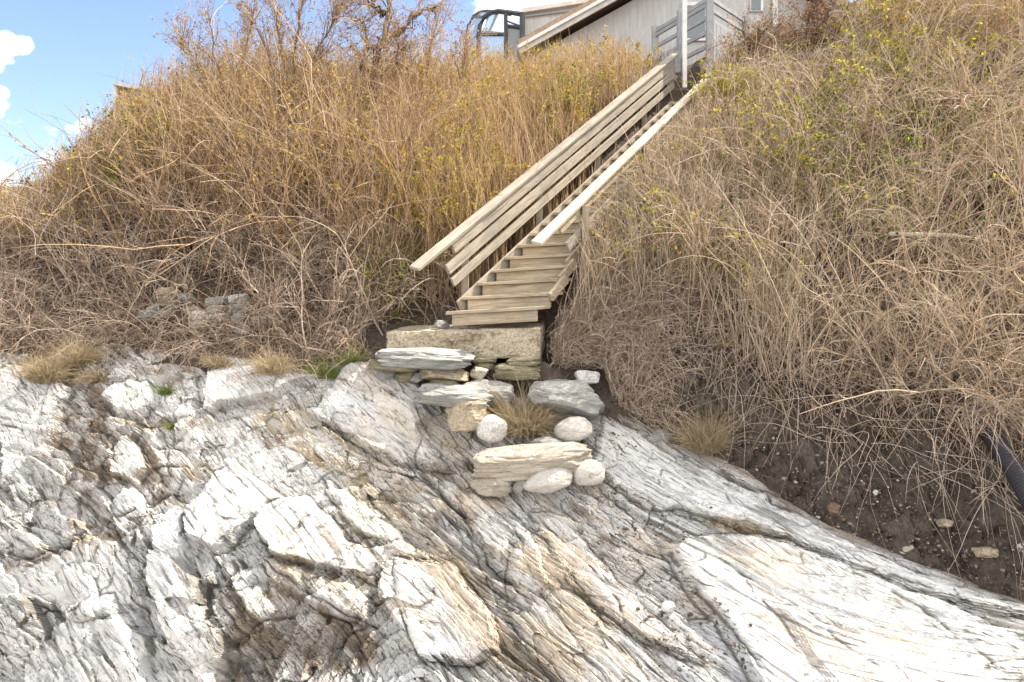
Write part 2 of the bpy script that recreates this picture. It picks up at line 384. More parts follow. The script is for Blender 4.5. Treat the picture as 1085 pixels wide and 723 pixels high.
def polyline_field(px, py, pts):
    best = np.full(px.shape, 1e9); sx = np.zeros(px.shape); sy = np.zeros(px.shape); tt = np.zeros(px.shape)
    pts = np.array(pts, float); L = np.r_[0, np.cumsum(np.hypot(*np.diff(pts, axis=0).T))]
    for i in range(len(pts)-1):
        a = pts[i]; d = pts[i+1]-a; l2 = d.dot(d)
        u = np.clip(((px-a[0])*d[0]+(py-a[1])*d[1])/l2, 0, 1)
        qx = px-(a[0]+u*d[0]); qy = py-(a[1]+u*d[1]); r = np.hypot(qx, qy)
        m = r < best; best = np.where(m, r, best)
        nx, ny = -d[1]/math.sqrt(l2), d[0]/math.sqrt(l2)
        sx = np.where(m, nx, sx); sy = np.where(m, ny, sy)
        tt = np.where(m, (L[i]+u*math.sqrt(l2))/L[-1], tt)
        m2 = m; 
        if i == 0: sgn = np.sign(qx*nx+qy*ny)
        else: sgn = np.where(m2, np.sign(qx*nx+qy*ny), sgn)
    return best, sgn, sx, sy, tt

BLK = [ # outline in photo pixels, height (m), tilt per 100 px (x, y), how clean of stain
 ([(218,442),(222,385),(250,374),(275,382),(300,396),(347,402),(335,412),(270,428)],.11,(0,.02),1),
 ([(333,445),(350,412),(372,390),(412,383),(445,410),(457,440),(447,462),(482,502),(430,495),(385,478),(350,455)],.11,(.03,0),.9),
 ([(249,486),(200,543),(205,574),(240,590),(277,556),(302,530),(272,508)],.14,(0,.05),1),
 ([(276,548),(300,530),(330,528),(345,540),(372,575),(412,600),(405,622),(370,615),(300,592),(280,575)],.16,(-.03,-.05),1),
 ([(280,577),(300,594),(370,618),(405,642),(395,665),(340,650),(290,618)],.09,(0,-.04),.5),
 ([(402,600),(430,593),(482,598),(522,650),(532,690),(500,707),(440,700),(412,650)],.13,(.03,-.03),1),
 ([(700,590),(720,571),(800,566),(900,602),(1000,640),(1130,702),(1130,780),(830,780),(760,670)],.15,(-.01,0),.9),
 ([(640,440),(700,470),(800,525),(900,580),(1085,648),(1110,668),(960,628),(800,566),(700,545),(650,520),(625,490)],.08,(0,.03),.9),
 ([(560,540),(600,545),(640,600),(690,650),(745,705),(700,692),(630,650),(590,600)],.07,(.02,0),.9),
 ([(106,425),(125,408),(160,408),(167,430),(150,446),(125,441)],.09,(0,0),1),
 ([(187,440),(200,425),(214,420),(213,450),(186,472)],.08,(0,0),1),
 ([(168,560),(185,535),(205,545),(207,580),(217,640),(252,690),(225,735),(180,690),(160,620)],.11,(-.03,0),.9),
 ([(0,600),(60,592),(110,562),(150,592),(160,640),(100,662),(40,642),(0,642)],.05,(0,.02),.9),
 ([(120,480),(140,464),(165,500),(150,516),(125,505)],.09,(0,0),1),
 ([(110,537),(140,515),(160,540),(136,568)],.08,(0,0),1),
 ([(20,735),(40,690),(90,642),(130,630),(152,680),(165,735)],.09,(0,0),.9),
 ([(0,385),(50,392),(75,420),(60,470),(20,510),(0,520)],.08,(0,.02),.9),
 ([(85,470),(110,445),(165,452),(178,485),(200,500),(185,528),(150,530),(110,540),(80,530)],.04,(0,0),0),
 ([(480,520),(520,528),(560,560),(585,620),(560,640),(520,600)],.07,(0,0),.6),
 ([(545,560),(590,590),(640,660),(700,735),(600,735),(550,680),(535,620)],.07,(.02,-.02),.7),
 ([(262,600),(285,620),(300,655),(285,670),(265,650),(250,615)],.07,(0,0),.8),
 ([(340,505),(380,530),(440,580),(470,600),(425,592),(370,560)],.06,(0,0),.8),
 ([(800,640),(850,650),(930,700),(960,735),(880,735)],.05,(0,0),.9),
]
NVEC = np.array([-.05, -.84, .54]); NVEC /= np.linalg.norm(NVEC)
def build_rock():
    cols = np.r_[np.arange(-350, -20, 8), np.arange(-20, 1106, .95), np.arange(1110, 1500, 8)].astype(float)
    nb, nv, nl = 14, 430, 16
    W = len(cols); H = nb+nv+nl
    px = np.repeat(cols[None], H, 0)
    bp = np.interp(cols, BASE[:, 0], BASE[:, 1])[None]
    bot = np.maximum(735, bp+30)
    v = np.r_[np.zeros(nb), np.linspace(0, 1, nv), np.ones(nl)][:, None]
    py = bp+(bot-bp)*v
    ext = np.r_[np.zeros(nb+nv), np.linspace(.06, 1, nl)**1.5][:, None]
    py = py+ext*900
    D = Dsurf(px, py)
    D = np.minimum(D, 3.4*F/np.maximum(py-HY, 1))
    X = (px-CX)/F*D; Y = D.copy(); Z = (HY-py)/F*D
    back = np.r_[np.linspace(1, 1/nb, nb), np.zeros(nv+nl)][:, None]
    Y = Y+back*.9; Z = Z-back*.12
    # coordinates on the surface
    U = X; Vv = -Z*1.0+(7-Y)*.75
    fx = [0, 150, 300, 450, 600, 850, 1085]
    th = np.radians(np.interp(px, fx, [38, 48, 52, 52, 52, 50, 44]))
    th = th+.10*fbm(U*.5, Vv*.5, 77, 3)*(1-.7*sst(520, 760, px))
    wk = 1-.75*sst(520, 760, px); wu = U+.04*fbm(U*1.3, Vv*1.3, 41, 3)*wk; wv = Vv+.06*fbm(U*1.3, Vv*1.3, 42, 3)*wk
    a = wu*np.cos(th)+wv*np.sin(th); bb = -wu*np.sin(th)+wv*np.cos(th)
    left = 1-sst(150, 480, px); right = sst(560, 760, px)
    wpx = px+5*fbm(U*5, Vv*5, 111, 4); wpy = py+5*fbm(U*5, Vv*5, 112, 4)
    clean = np.zeros_like(px); seam = np.zeros_like(px); bdisp = np.zeros_like(px)
    for pts, h, (tx, ty), cl in BLK:
        P_ = np.array(pts, float); m = 60
        c0 = max(0, np.searchsorted(cols, P_[:, 0].min()-m)); c1 = min(W, np.searchsorted(cols, P_[:, 0].max()+m))
        sl = np.s_[nb-2:, c0:c1]; x_, y_ = wpx[sl], wpy[sl]
        d, *_ = polyline_field(x_, y_, pts+[pts[0]])
        ins = inpoly(x_, y_, pts); sd = np.where(ins, d, -d)*D[sl]/F
        e = .035+.03*vn(x_*.03, y_*.03, 55); t = np.clip(sd/e, 0, 1)
        k = 4; q = t*k+.5*(vn(x_*.05, y_*.05, 56)-.5); stp = (np.floor(q)+sst(.0, .35, q-np.floor(q)))/k; stp = np.clip(stp, 0, 1)
        cx_, cy_ = P_.mean(0)
        bdisp[sl] += np.where(ins, stp*(h*1.15+tx*(x_-cx_)/100+ty*(y_-cy_)/100), 0)
        clean[sl] = np.maximum(clean[sl], sst(.0, .08, sd)*cl)
        seam[sl] = np.maximum(seam[sl], np.exp(-((sd+.006)/.009)**2)*sst(.35, .6, vn(x_*.04, y_*.04, 57)))
    disp = bdisp+(.09-.05*right)*fbm(U*.8, Vv*.8, 1, 3)
    dark = np.zeros_like(px); 
    for k, (la, lb, amp, tilt, sd) in enumerate([(.85, .22, .062, .30, 11), (.46, .085, .042, .30, 21), (.24, .034, .020, .30, 31), (.11, .015, .008, .3, 51)]):
        lb2 = lb*(1+.9*left) if k < 3 else lb
        w = .35*lb
        d1, d2, r1, r2, ox, oy = vor(a/la+(.35-.15*right)*fbm(a/la, bb/lb, sd+5, 2), bb/lb2+(.30-.14*right)*fbm(a/la*1.3, bb/lb*.7, sd+6, 2), sd)
        amp2 = amp*(1-.45*right)*(.55+.9*vn(U*1.1, Vv*1.1, sd+9))
        amp2 = amp2*(1-(.45, .55, .6, .6)[k]*clean); disp = disp+amp2*.85*((r1-.5)*1.6 - oy*1.5*(.4+r2))
        e = d2-d1
        wdt = (.035, .05, .075, .11)[k]; thr = vn(a*2.2, bb*6, sd+8)
        dark = np.maximum(dark, (1-sst(wdt*.4, wdt, e))*sst(.38, .56, thr)*(.95, 1, .95, .7)[k]*(1-(.0, .15, .4, .5)[k]*clean))
    # long thin laminae, strongest on the right
    lam = vn(a*1.2+3*vn(a*.6, bb*2, 61), bb*26, 62)*.6+vn(a*2.3, bb*60, 63)*.4
    disp = disp+(.022*right+.014*(1-right))*(lam-.5)*(.4+1.2*vn(a*1.5, bb*3, 65))
    strk = sst(.63, .78, vn(a*2.4, bb*34, 66))*sst(.42, .68, vn(a*1.1, bb*4, 67))
    dark = np.maximum(dark, strk*.9)
    grey = sst(.5, .72, vn(a*.9+2*vn(a*.5, bb*2, 81), bb*13, 82)*.55+vn(a*1.9, bb*33, 83)*.45)*(.22+.4*right)
    disp = disp-.006*strk
    disp = disp+.007*fbm(U*12, Vv*12, 71, 4)
    def blob(cx, cy, rx, ry, ang=0):
        c, s = math.cos(math.radians(ang)), math.sin(math.radians(ang))
        dx = (px-cx); dy = (py-cy); u = (dx*c+dy*s)/rx; w = (-dx*s+dy*c)/ry
        r = np.hypot(u, w)+.45*fbm(U*3, Vv*3, 90, 4)
        return 1-sst(.55, 1.15, r)
    # traced joints
    groove = np.zeros_like(px)
    for pts, (rx, ry), h, fall, gr in CR:
        P_ = np.array(pts); m = 110
        c0 = max(0, np.searchsorted(cols, P_[:, 0].min()-m)); c1 = min(W, np.searchsorted(cols, P_[:, 0].max()+m))
        sl = np.s_[nb-2:, c0:c1]
        d, sgn, nx, ny, t = polyline_field(wpx[sl], wpy[sl], pts)
        side = sgn*np.sign(nx*rx+ny*ry)
        dm = d*D[sl]/F
        tap = sst(0, .12, t)*(1-sst(.88, 1, t))
        up = (side > 0)
        h = h*.30; disp[sl] += np.where(up, h*np.exp(-dm/fall)*tap*sst(-.01, .05, dm), 0)
        disp[sl] -= gr*np.exp(-(dm/.010)**2)*tap*.5
        
        groove[sl] = np.maximum(groove[sl], np.exp(-(dm/.010)**2)*tap*sst(.4, .6, vn(wpx[sl]*.05, wpy[sl]*.05, 44)))
    # hollow at the foot of the face
    hol = blob(262, 712, 44, 26, -20); disp = disp-.12*hol
    
    # calm the shelf where the loose stones lie
    calm = blob(540, 450, 110, 70, 15); disp = disp*(1-.6*calm)-.02*calm
    pebz = blob(560, 460, 90, 30, 0)
    nrm = NVEC
    fade = np.r_[np.linspace(.3, 1, nb), np.ones(nv), np.linspace(1, .5, nl)][:, None]
    X = X+disp*fade*nrm[0]; Y = Y+disp*fade*nrm[1]; Z = Z+disp*fade*nrm[2]
    # brown and ochre stains, plus a painted shadow wedge and painted sunlit warmth
    streak = sst(.38, .7, fbm(a*2.2, bb*11, 121, 5)*.5+.5)
    patchy = sst(.42, .64, fbm(U*5, Vv*5, 131, 5)*.5+.5)
    br = np.maximum.reduce([blob(115, 480, 85, 60, 35)*1.3, blob(95, 520, 60, 40, 30)*1.2, blob(335, 672, 95, 60, 15)*1.5, blob(262, 705, 60, 45, -20)*1.6,
        blob(265, 445, 50, 28, 30)*.7, blob(490, 500, 42, 22, 15)*1.1, blob(75, 640, 30, 16, 0), blob(80, 650, 30, 12, 20), blob(440, 545, 80, 18, 42)*.9,
        blob(40, 590, 60, 10, -15)*1.1, blob(170, 447, 50, 7, 5), blob(185, 535, 40, 9, -10), blob(660, 645, 70, 25, 40)*.6, blob(620, 560, 60, 14, 45)*.6,
        blob(400, 660, 20, 50, 10)*.8, blob(1040, 660, 50, 12, 20)*.9, blob(500, 640, 25, 60, 20)*.5, blob(70, 375, 90, 10)*.6, blob(150, 395, 120, 22)*.7])  # far right brown blob paints the shadow wedge under the ledge
    brown = np.clip(br*(.35+.9*streak)*(.3+.9*patchy), 0, .95)*(1-.75*clean)
    top = 1-sst(0, .16, (py-bp)/(bot-bp)); brown = np.maximum(brown, top*patchy*.55*(1-right))
    edge_soil = 1-sst(0, .05, (py-bp)/(bot-bp)+.03*fbm(U*4, Vv*4, 140)); brown = np.maximum(brown, edge_soil*.8)
    oc = np.maximum.reduce([blob(330, 470, 100, 25, 35)*.8, blob(400, 540, 60, 40, 40)*.5, blob(450, 470, 70, 50, 30)*.45, blob(350, 600, 60, 25, 20)*.8, blob(560, 640, 90, 50, 30)*.6,
        blob(180, 505, 60, 12, -10)*1.1, blob(60, 590, 90, 9, -18)*1.2, blob(180, 452, 70, 8)*1.1, blob(560, 700, 80, 40)*.35, blob(780, 560, 60, 8, 15)*.8, blob(990, 590, 60, 8, 25)*.7])
    ochre = np.clip(oc*(.2+.8*sst(.42, .68, fbm(a*3, bb*9, 151, 5)*.5+.5)), 0, .8)
    warm = np.clip(np.maximum.reduce([blob(560, 620, 190, 130, 25)*.8, blob(450, 470, 100, 70, 35)*.5, blob(880, 660, 150, 50, 30)*.6, blob(340, 600, 60, 50)*.4])*sst(.35, .7, fbm(a*2, bb*5, 161, 5)*.5+.5), 0, .7)  # warm tint paints sunlight into the rock colour
    ochre = ochre*(1-.6*clean); dark = np.clip(np.maximum(dark*(.75+.25*patchy)*(1-.3*clean), np.maximum(groove, seam)*.85), 0, .92)
    idx = np.arange(W*H).reshape(H, W)
    Fc = np.stack([idx[:-1, :-1], idx[1:, :-1], idx[1:, 1:], idx[:-1, 1:]], -1).reshape(-1, 4)
    V = np.stack([X, Y, Z], -1).reshape(-1, 3)
    o = mk('rock_ledge', V, Fc, M['rock'], smooth=False, attrs={'brown': brown, 'ochre': ochre, 'warm': warm, 'dark': dark, 'grey': grey*(.6-.3*clean+.55*right)})
    tag(o, kind='structure'); return V.reshape(H, W, 3), cols
ROCK, RCOLS = build_rock()
RP = np.stack(proj(ROCK[14:444]), -1)
def rock_at(px, py):
    """point of the finished rock surface seen at a pixel"""
    q = (RP[..., 0]-px)**2+(RP[..., 1]-py)**2
    i = np.unravel_index(np.argmin(q+0.3*ROCK[14:444, :, 1]), q.shape)
    return ROCK[14:444][i].copy()

def build_ground():
    xs = np.r_[np.linspace(-260, -9, 24)[:-1], np.arange(-9, .4, .045), np.arange(.4, 6.2, .017), np.arange(6.2, 12, .12), np.linspace(12, 260, 24)]
    ss = np.r_[-1.2, -.6, np.arange(-.4, 1.5, .017), np.arange(1.5, 6, .06), np.arange(6, 14, .4), np.linspace(14, 400, 26)]
    X, S = np.meshgrid(xs, ss); Y = yb(X)+S; Z = G(X, Y)
    # lumps and cracks of the bare soil on the right bank
    soil = sst(.9, 1.6, X)*(1-sst(1.0, 1.5, S))*sst(-.1, .05, S)
    d1, d2, r1, r2, ox, oy = vor(X*7+fbm(X*5, S*5, 201)*.8, Z*7+fbm(X*5, Z*5, 202)*.8, 203)
    e1, e2, q1, q2, ux, uy = vor(X*22, Z*22, 213)
    lump = .075*(r1-.5)-.045*(1-sst(0, .14, d2-d1))+.024*(q1-.5)-.012*(1-sst(0, .2, e2-e1))+.03*fbm(X*14, Z*14, 223, 5)
    Y = Y-soil*lump*1.2; Z = Z+soil*lump*.4
    idx = np.arange(X.size).reshape(X.shape)
    Fc = np.stack([idx[:-1, :-1], idx[:-1, 1:], idx[1:, 1:], idx[1:, :-1]], -1).reshape(-1, 4)
    tag(mk('hill', np.stack([X, Y, Z], -1), Fc, M['soil'], smooth=True), kind='structure')
    xs = np.linspace(-300, 300, 60); X, Y = np.meshgrid(xs, np.linspace(-300, 6.0, 60)); Z = -3.45+.02*fbm(X, Y, 4)
    idx = np.arange(X.size).reshape(X.shape)
    Fc = np.stack([idx[:-1, :-1], idx[:-1, 1:], idx[1:, 1:], idx[1:, :-1]], -1).reshape(-1, 4)
    tag(mk('ground', np.stack([X, Y, Z], -1), Fc, M['soil'], smooth=True), kind='structure')
build_ground()

# ------------------------------------------------------------------ stems, leaves
def nrmz(v): return v/np.maximum(np.linalg.norm(v, axis=-1, keepdims=True), 1e-9)
def patchy_d(x, y, sc, seed, lo=.36, hi=.6): return .10+.90*sst(lo, hi, fbm(x*sc, y*sc, seed, 3)*.5+.5)
def stems(root, d, L, K=7, wig=.25, droop=.0):
    """root (N,3), d (N,3) first direction, L (N,), droop (N,) or float: pull downward along the length"""
    N = len(root); pts = np.zeros((N, K+1, 3)); pts[:, 0] = root; d = nrmz(d); dr = np.broadcast_to(np.asarray(droop, float), (N,))
    step = (np.asarray(L)/K)[:, None]
    bend = rng.normal(size=(N, 3))*wig*.5
    for k in range(K):
        d = d+bend/K*2.6+rng.normal(size=(N, 3))*wig*.55/math.sqrt(K)
        d[:, 2] -= dr*(k+.5)/K*2/K
        d = nrmz(d); pts[:, k+1] = pts[:, k]+d*step
    return pts
def branch(pts, n, Lf, L, spread=.9, K=5, wig=.25, droop=0, lo=.25, up=.2):
    """n side shoots from random places on random stems; returns new stems and parent index"""
    N, K0 = pts.shape[0], pts.shape[1]-1
    i = rng.integers(0, N, n); u = lo*K0+rng.random(n)*(K0*(1-lo)-.01); k = u.astype(int); f = (u-k)[:, None]
    p = pts[i, k]*(1-f)+pts[i, k+1]*f
    d = nrmz(pts[i, k+1]-pts[i, k])+nrmz(rng.normal(size=(n, 3)))*spread; d[:, 2] += up
    return stems(p, d, L[i]*Lf*rng.uniform(.4, 1.2, n), K, wig, droop), i
def tubes(pts, r0, tip=.25, sides=3):
    N, K1 = pts.shape[:2]
    d = np.zeros_like(pts); d[:, 1:-1] = pts[:, 2:]-pts[:, :-2]; d[:, 0] = pts[:, 1]-pts[:, 0]; d[:, -1] = pts[:, -1]-pts[:, -2]
    d = nrmz(d); ref = nrmz(rng.normal(size=(N, 1, 3))); u = nrmz(np.cross(d, np.broadcast_to(ref, d.shape))); w = np.cross(d, u)
    r = np.asarray(r0)[:, None]*np.linspace(1, tip, K1)[None]
    V = np.stack([pts+r[..., None]*(u*math.cos(2*math.pi*j/sides)+w*math.sin(2*math.pi*j/sides)) for j in range(sides)], 2)
    idx = np.arange(N*K1*sides).reshape(N, K1, sides); nx = np.roll(idx, -1, 2)
    Fc = np.stack([idx[:, :-1], nx[:, :-1], nx[:, 1:], idx[:, 1:]], -1).reshape(-1, 4)
    return V.reshape(-1, 3), Fc
class Bush:
    def __init__(s): s.g = {}
    def add(s, key, V, Fc, tint):
        s.g.setdefault(key, []).append((V, Fc, tint))
    def st(s, key, pts, r0, tint=None, tip=.25, sides=3):
        N, K1 = pts.shape[:2]
        if N == 0: return
        V, Fc = tubes(pts, r0, tip, sides)
        if tint is None: tint = rng.random(N)
        s.add(key, V, Fc, np.repeat(tint, K1*sides))
    def lv(s, key, pos, size, tint=None, long=1.7, up=.3):
        N = len(pos)
        if N == 0: return
        size = np.broadcast_to(size, (N,))[:, None]
        a = nrmz(rng.normal(size=(N, 3))+np.array([0, 0, up])); b = nrmz(np.cross(a, rng.normal(size=(N, 3)))); n = np.cross(a, b)
        V = np.stack([pos, pos+a*size*long*.5+b*size*.42+n*size*.15, pos+a*size*long, pos+a*size*long*.5-b*size*.42+n*size*.15], 1).reshape(-1, 3)
        Fc = np.arange(N*4).reshape(N, 4)
        if tint is None: tint = rng.random(N)
        s.add(key, V, Fc, np.repeat(tint, 4))
    def arrays(s, key):
        n = 0; V = []; Fs = []; T = []
        for v, f, t in s.g[key]: V.append(v); Fs.append(f+n); T.append(t); n += len(v)
        return np.concatenate(V), np.concatenate(Fs), np.concatenate(T)
    def build(s, key, name, mat, parent=None, origin=None):
        V, Fc, T = s.arrays(key)
        if origin is not None: V = V-origin
        o = mk(name, V, Fc, mat, parent, True, {'tint': T})
        if origin is not None and parent is None: o.location = origin
        return o

# ------------------------------------------------------------------ where brush may not grow
STAIR_VIEW = [(450, 272), (585, 160), (727, 48), (752, 82), (660, 170), (606, 225), (608, 262), (604, 300), (580, 350), (468, 352), (484, 306), (474, 285)]
STONE_VIEW = [(392, 352), (400, 345), (577, 343), (580, 392), (640, 392), (650, 430), (700, 470), (640, 530), (480, 540), (420, 440), (385, 395)]
WALL_VIEW = [(150, 318), (170, 292), (205, 292), (262, 306), (305, 318), (300, 350), (240, 358), (150, 345)]
HOUSE_VIEW = [(500, -40), (500, 34), (560, 36), (640, 26), (690, 44), (745, 52), (790, 26), (830, 30), (850, 22), (885, 8), (885, -40)]
def ok(pts, keep=.04, stones=True, house=.25):
    """stems (N,K,3) that leave stair, stones and house clear"""
    px, py = proj(pts)
    t, l = stair_coord(pts[..., 0], pts[..., 1])
    sz = S0[2]+SV[2]*t
    inside = (l > -.12) & (l < .84) & (t > -.05) & (t < 1.06) & (pts[..., 2] > sz-.05) & (pts[..., 2] < sz+2.2)
    sdepth = S0[1]+SV[1]*np.clip(t, 0, 1)
    infront = inpoly(px, py, STAIR_VIEW) & (l > -.1) 
    bad = (inside | infront).any(1)
    bad &= rng.random(len(pts)) > keep
    bad |= (inpoly(px, py, WALL_VIEW) & (pts[..., 1] < 8.2)).any(1) & (rng.random(len(pts)) > .8)
    if stones: bad |= (inpoly(px, py, STONE_VIEW) & (pts[..., 1] < 7.6)).any(1)
    hb = (inpoly(px, py, HOUSE_VIEW)).any(1); bad |= hb & (rng.random(len(pts)) > house)
    return ~bad
def scatter(n, x0, x1, s0, s1, dens=None):
    x = rng.uniform(x0, x1, n); s = rng.uniform(s0, s1, n); y = yb(x)+s
    p = np.stack([x, y, G(x, y)], 1); px, py = proj(p)
    m = (px > -120) & (px < 1230) & (py > -160) & (py < 760)
    t, l = stair_coord(x, y); m &= ~((l > -.05) & (l < .84) & (t > -.06) & (t < 1.05))
    m &= ~((x > -1.35) & (x < .40) & (s < .75))
    if dens is not None: m &= rng.random(n) < dens(x, s, px, py)
    return p[m], s[m], px[m], py[m]
def vec(n, x, y, z, sp): return nrmz(np.array([x, y, z])+rng.normal(size=(n, 3))*sp)
def tops_limit(pts, fn):
    """keep stems whose top stays under the photographed skyline"""
    px, py = proj(pts); lim = fn(px)
    return (py > lim).all(1)
SKY = lambda px: np.interp(px, [-200, 0, 40, 80, 120, 140, 200, 250, 300, 350, 400, 450, 500, 560, 640, 690, 760, 800, 870, 890, 930, 2000],
                               [260, 205, 188, 146, 108, 82, 50, 32, 24, 42, 46, 40, 38, 42, 30, 44, 66, 52, 38, 18, -200, -200])
def sky_ok(pts, loose=.05, jit=18):
    px, py = proj(pts); lim = SKY(px)+rng.normal(size=(len(pts), 1))*jit
    b = (py < lim).any(1); return ~b | (rng.random(len(pts)) < loose)

def fit(L, p, px, soft=24):
    lim = SKY(px)-14+rng.beta(1.2, 1.5, len(px))*soft*2+34*fbm(px/34., px*0+3.3, 611, 3); m = ((HY-lim)/F*p[:, 1]-p[:, 2])*1.04
    return np.where(m > .25, np.minimum(L, m), L)
def leaves_on(pts, n, lo=.4, share=1):
    if share < 1: pts = pts[rng.random(len(pts)) < share]
    N, K1 = pts.shape[:2]; i = rng.integers(0, N, n); u = (lo+(1-lo)*rng.random(n))*(K1-1.01); k = u.astype(int); f = (u-k)[:, None]
    return pts[i, k]*(1-f)+pts[i, k+1]*f
def clump(p, sc, seed, lo=.45, hi=.6):
    return sst(lo, hi, vn(p[:, 0]*sc+p[:, 2]*.7*sc, p[:, 1]*sc+p[:, 2]*sc, seed)*.7+.3*vn(p[:, 0]*sc*3, p[:, 2]*sc*3, seed+1))

def woody(B, n, x0, x1, s0, s1, cond, L0, L1, tilt=.3):
    p, s, px, py = scatter(n, x0, x1, s0, s1, cond); n = len(p); L = fit(rng.uniform(L0, L1, n), p, px, 20)
    q = stems(p, vec(n, -.05, -.2, 1, tilt), L, 9, .45, rng.uniform(-.1, .7, n)); k = ok(q, .02) & sky_ok(q); q = q[k]; L = L[k]
    if not len(q): return
    B.st('a', q, rng.uniform(.007, .013, len(q)), rng.beta(1.5, 2, len(q)), .3, 5)
    b, i = branch(q, len(q)*7, .55, L, .8, 6, .5, .1, .25, .3); k = ok(b, .02) & sky_ok(b); B.st('a', b[k], rng.uniform(.004, .0075, k.sum()), rng.beta(1.7, 1.7, k.sum()), .35, 4)
    c, i = branch(b[k], int(k.sum()*4), .3, np.full(k.sum(), .8), .9, 4, .5, 0, .2, .2); k = ok(c, .02) & sky_ok(c); B.st('a', c[k], rng.uniform(.0022, .004, k.sum()), rng.beta(2, 1.5, k.sum()))
def brush_left():
    """grey tangle along the foot of the left slope and up it"""
    B = Bush()
    p, s, px, py = scatter(15000, -9.5, .1, .12, 3.4, lambda x, s, px, py: np.clip(1.15-.22*s, .3, 1)*(px < 490)*patchy_d(x, s, 2.6, 401))
    n = len(p); L = rng.uniform(.35, 1.25, n)*(.6+.4*np.clip(s/1.0, 0, 1))
    d = vec(n, .05, -.3, .95, .6)
    q = stems(p, d, L, 8, .5, rng.uniform(-.1, 1.5, n)); k = ok(q) & sky_ok(q); q = q[k]; L = L[k]
    B.st('a', q, rng.uniform(.003, .0078, len(q)), rng.beta(1.6, 1.4, len(q)))
    b, i = branch(q, 15000, .5, L, 1.0, 4, .6, .6); k = ok(b) & sky_ok(b); B.st('a', b[k], rng.uniform(.002, .0044, k.sum()), rng.beta(2, 1.6, k.sum()))
    # fallen and drooping stems over the lip of the rock
    p, s, px, py = scatter(5200, -9, .2, .02, .6, lambda x, s, px, py: (px < 440)*1.)
    n = len(p); q = stems(p+[0, 0, .03], vec(n, .2, -.5, .35, .7), rng.uniform(.2, .7, n), 6, .9, 1.6); k = ok(q); q = q[k]
    B.st('a', q, rng.uniform(.002, .0042, len(q)), rng.beta(2, 2, len(q)))
    woody(B, 260, -9, .1, .15, 3.0, lambda x, s, px, py: (px < 470)*1., .6, 1.5, .5)
    o = B.build('a', 'bramble_thicket', M['twig_grey']); tag(o, 'grey brown leafless bramble tangle over the lower left slope', 'brush', kind='stuff')
def brush_upper_left():
    B = Bush()
    p, s, px, py = scatter(10500, -9.5, -.6, 1.0, 3.9, lambda x, s, px, py: (px < 440)*np.clip(.35+.3*s, 0, 1)*patchy_d(x, s, 2.2, 402))
    n = len(p); L = rng.uniform(.8, 2.4, n)*np.interp(px, [60, 180], [.7, 1]); L = fit(L, p, px, 28)
    q = stems(p, vec(n, .05, -.12, 1, .28), L, 7, .35, rng.uniform(-.1, .5, n)); k = ok(q) & sky_ok(q); q = q[k]; L = L[k]
    B.st('a', q, rng.uniform(.003, .0075, len(q)), rng.beta(1.6, 1.4, len(q)))
    b, i = branch(q, 26000, .42, L, .75, 4, .35, -.1, .3, .35); k = ok(b) & sky_ok(b, .03, 18); b = b[k]; B.st('a', b, rng.uniform(.0022, .0042, len(b)), rng.beta(1.6, 1.4, len(b)))
    woody(B, 420, -9, -.5, 1.0, 3.9, lambda x, s, px, py: (px < 440)*1., 1.0, 2.4, .25)
    tag(B.build('a', 'twig_thicket', M['twig_red']), 'reddish brown twiggy thicket covering the upper left slope', 'brush', kind='stuff')
    lp = leaves_on(b, 75000, .3, .3); m = rng.random(len(lp)) < clump(lp, 1.3, 301, .35, .7)*.8+.1; lp = lp[m]
    L2 = Bush(); half = rng.random(len(lp)) < .5
    L2.lv('g', lp[half], rng.uniform(.014, .030, half.sum())); L2.lv('y', lp[~half], rng.uniform(.014, .032, (~half).sum()))
    tag(L2.build('g', 'dry_leaves', M['leaf_gold']), 'small golden dry leaves caught in the upper left thicket', 'leaves', kind='stuff')
    tag(L2.build('y', 'bud_leaves', M['leaf_yellow']), 'tiny yellow green spring leaves on the upper left thicket', 'leaves', kind='stuff')
def canes():
    B = Bush()
    p, s, px, py = scatter(12500, -2.6, 3.2, .7, 6.0, lambda x, s, px, py: ((px > 330) & (px < 715))*sst(330, 430, px)*patchy_d(x, s, 2.6, 403))
    t, l = stair_coord(p[:, 0], p[:, 1]); m = l < 0; p = p[m]; s = s[m]; px = px[m]
    n = len(p); L = fit(rng.uniform(.9, 2.1, n), p, px)
    q = stems(p, vec(n, .03, -.06, 1, .13), L, 7, .18, rng.uniform(-.1, .25, n)); k = ok(q, .02) & sky_ok(q, .02); q = q[k]; L = L[k]
    B.st('a', q, rng.uniform(.0035, .0085, len(q)), rng.beta(1.5, 1.4, len(q)))
    b, i = branch(q, 18000, .22, L, .6, 4, .3, -.1, .3, .5); k = ok(b, .02) & sky_ok(b, .02); b = b[k]; B.st('a', b, rng.uniform(.0018, .0034, len(b)), rng.beta(2.2, 1.6, len(b)))
    tag(B.build('a', 'cane_thicket', M['twig_gold']), 'tall upright golden brown canes crowded left of the wooden stair', 'canes', kind='stuff')
    lp = leaves_on(b, 85000, .25, .3); m = rng.random(len(lp)) < clump(lp, 1.5, 311, .4, .68); lp = lp[m]
    L2 = Bush(); h = rng.random(len(lp)) < .55; L2.lv('g', lp[h], rng.uniform(.014, .030, h.sum())); L2.lv('y', lp[~h], rng.uniform(.016, .036, (~h).sum()))
    tag(L2.build('g', 'dry_leaves', M['leaf_gold']), 'small golden dry leaves on the canes left of the stair', 'leaves', kind='stuff')
    tag(L2.build('y', 'bud_leaves', M['leaf_yellow']), 'yellow green spring leaves on the canes left of the stair', 'leaves', kind='stuff')
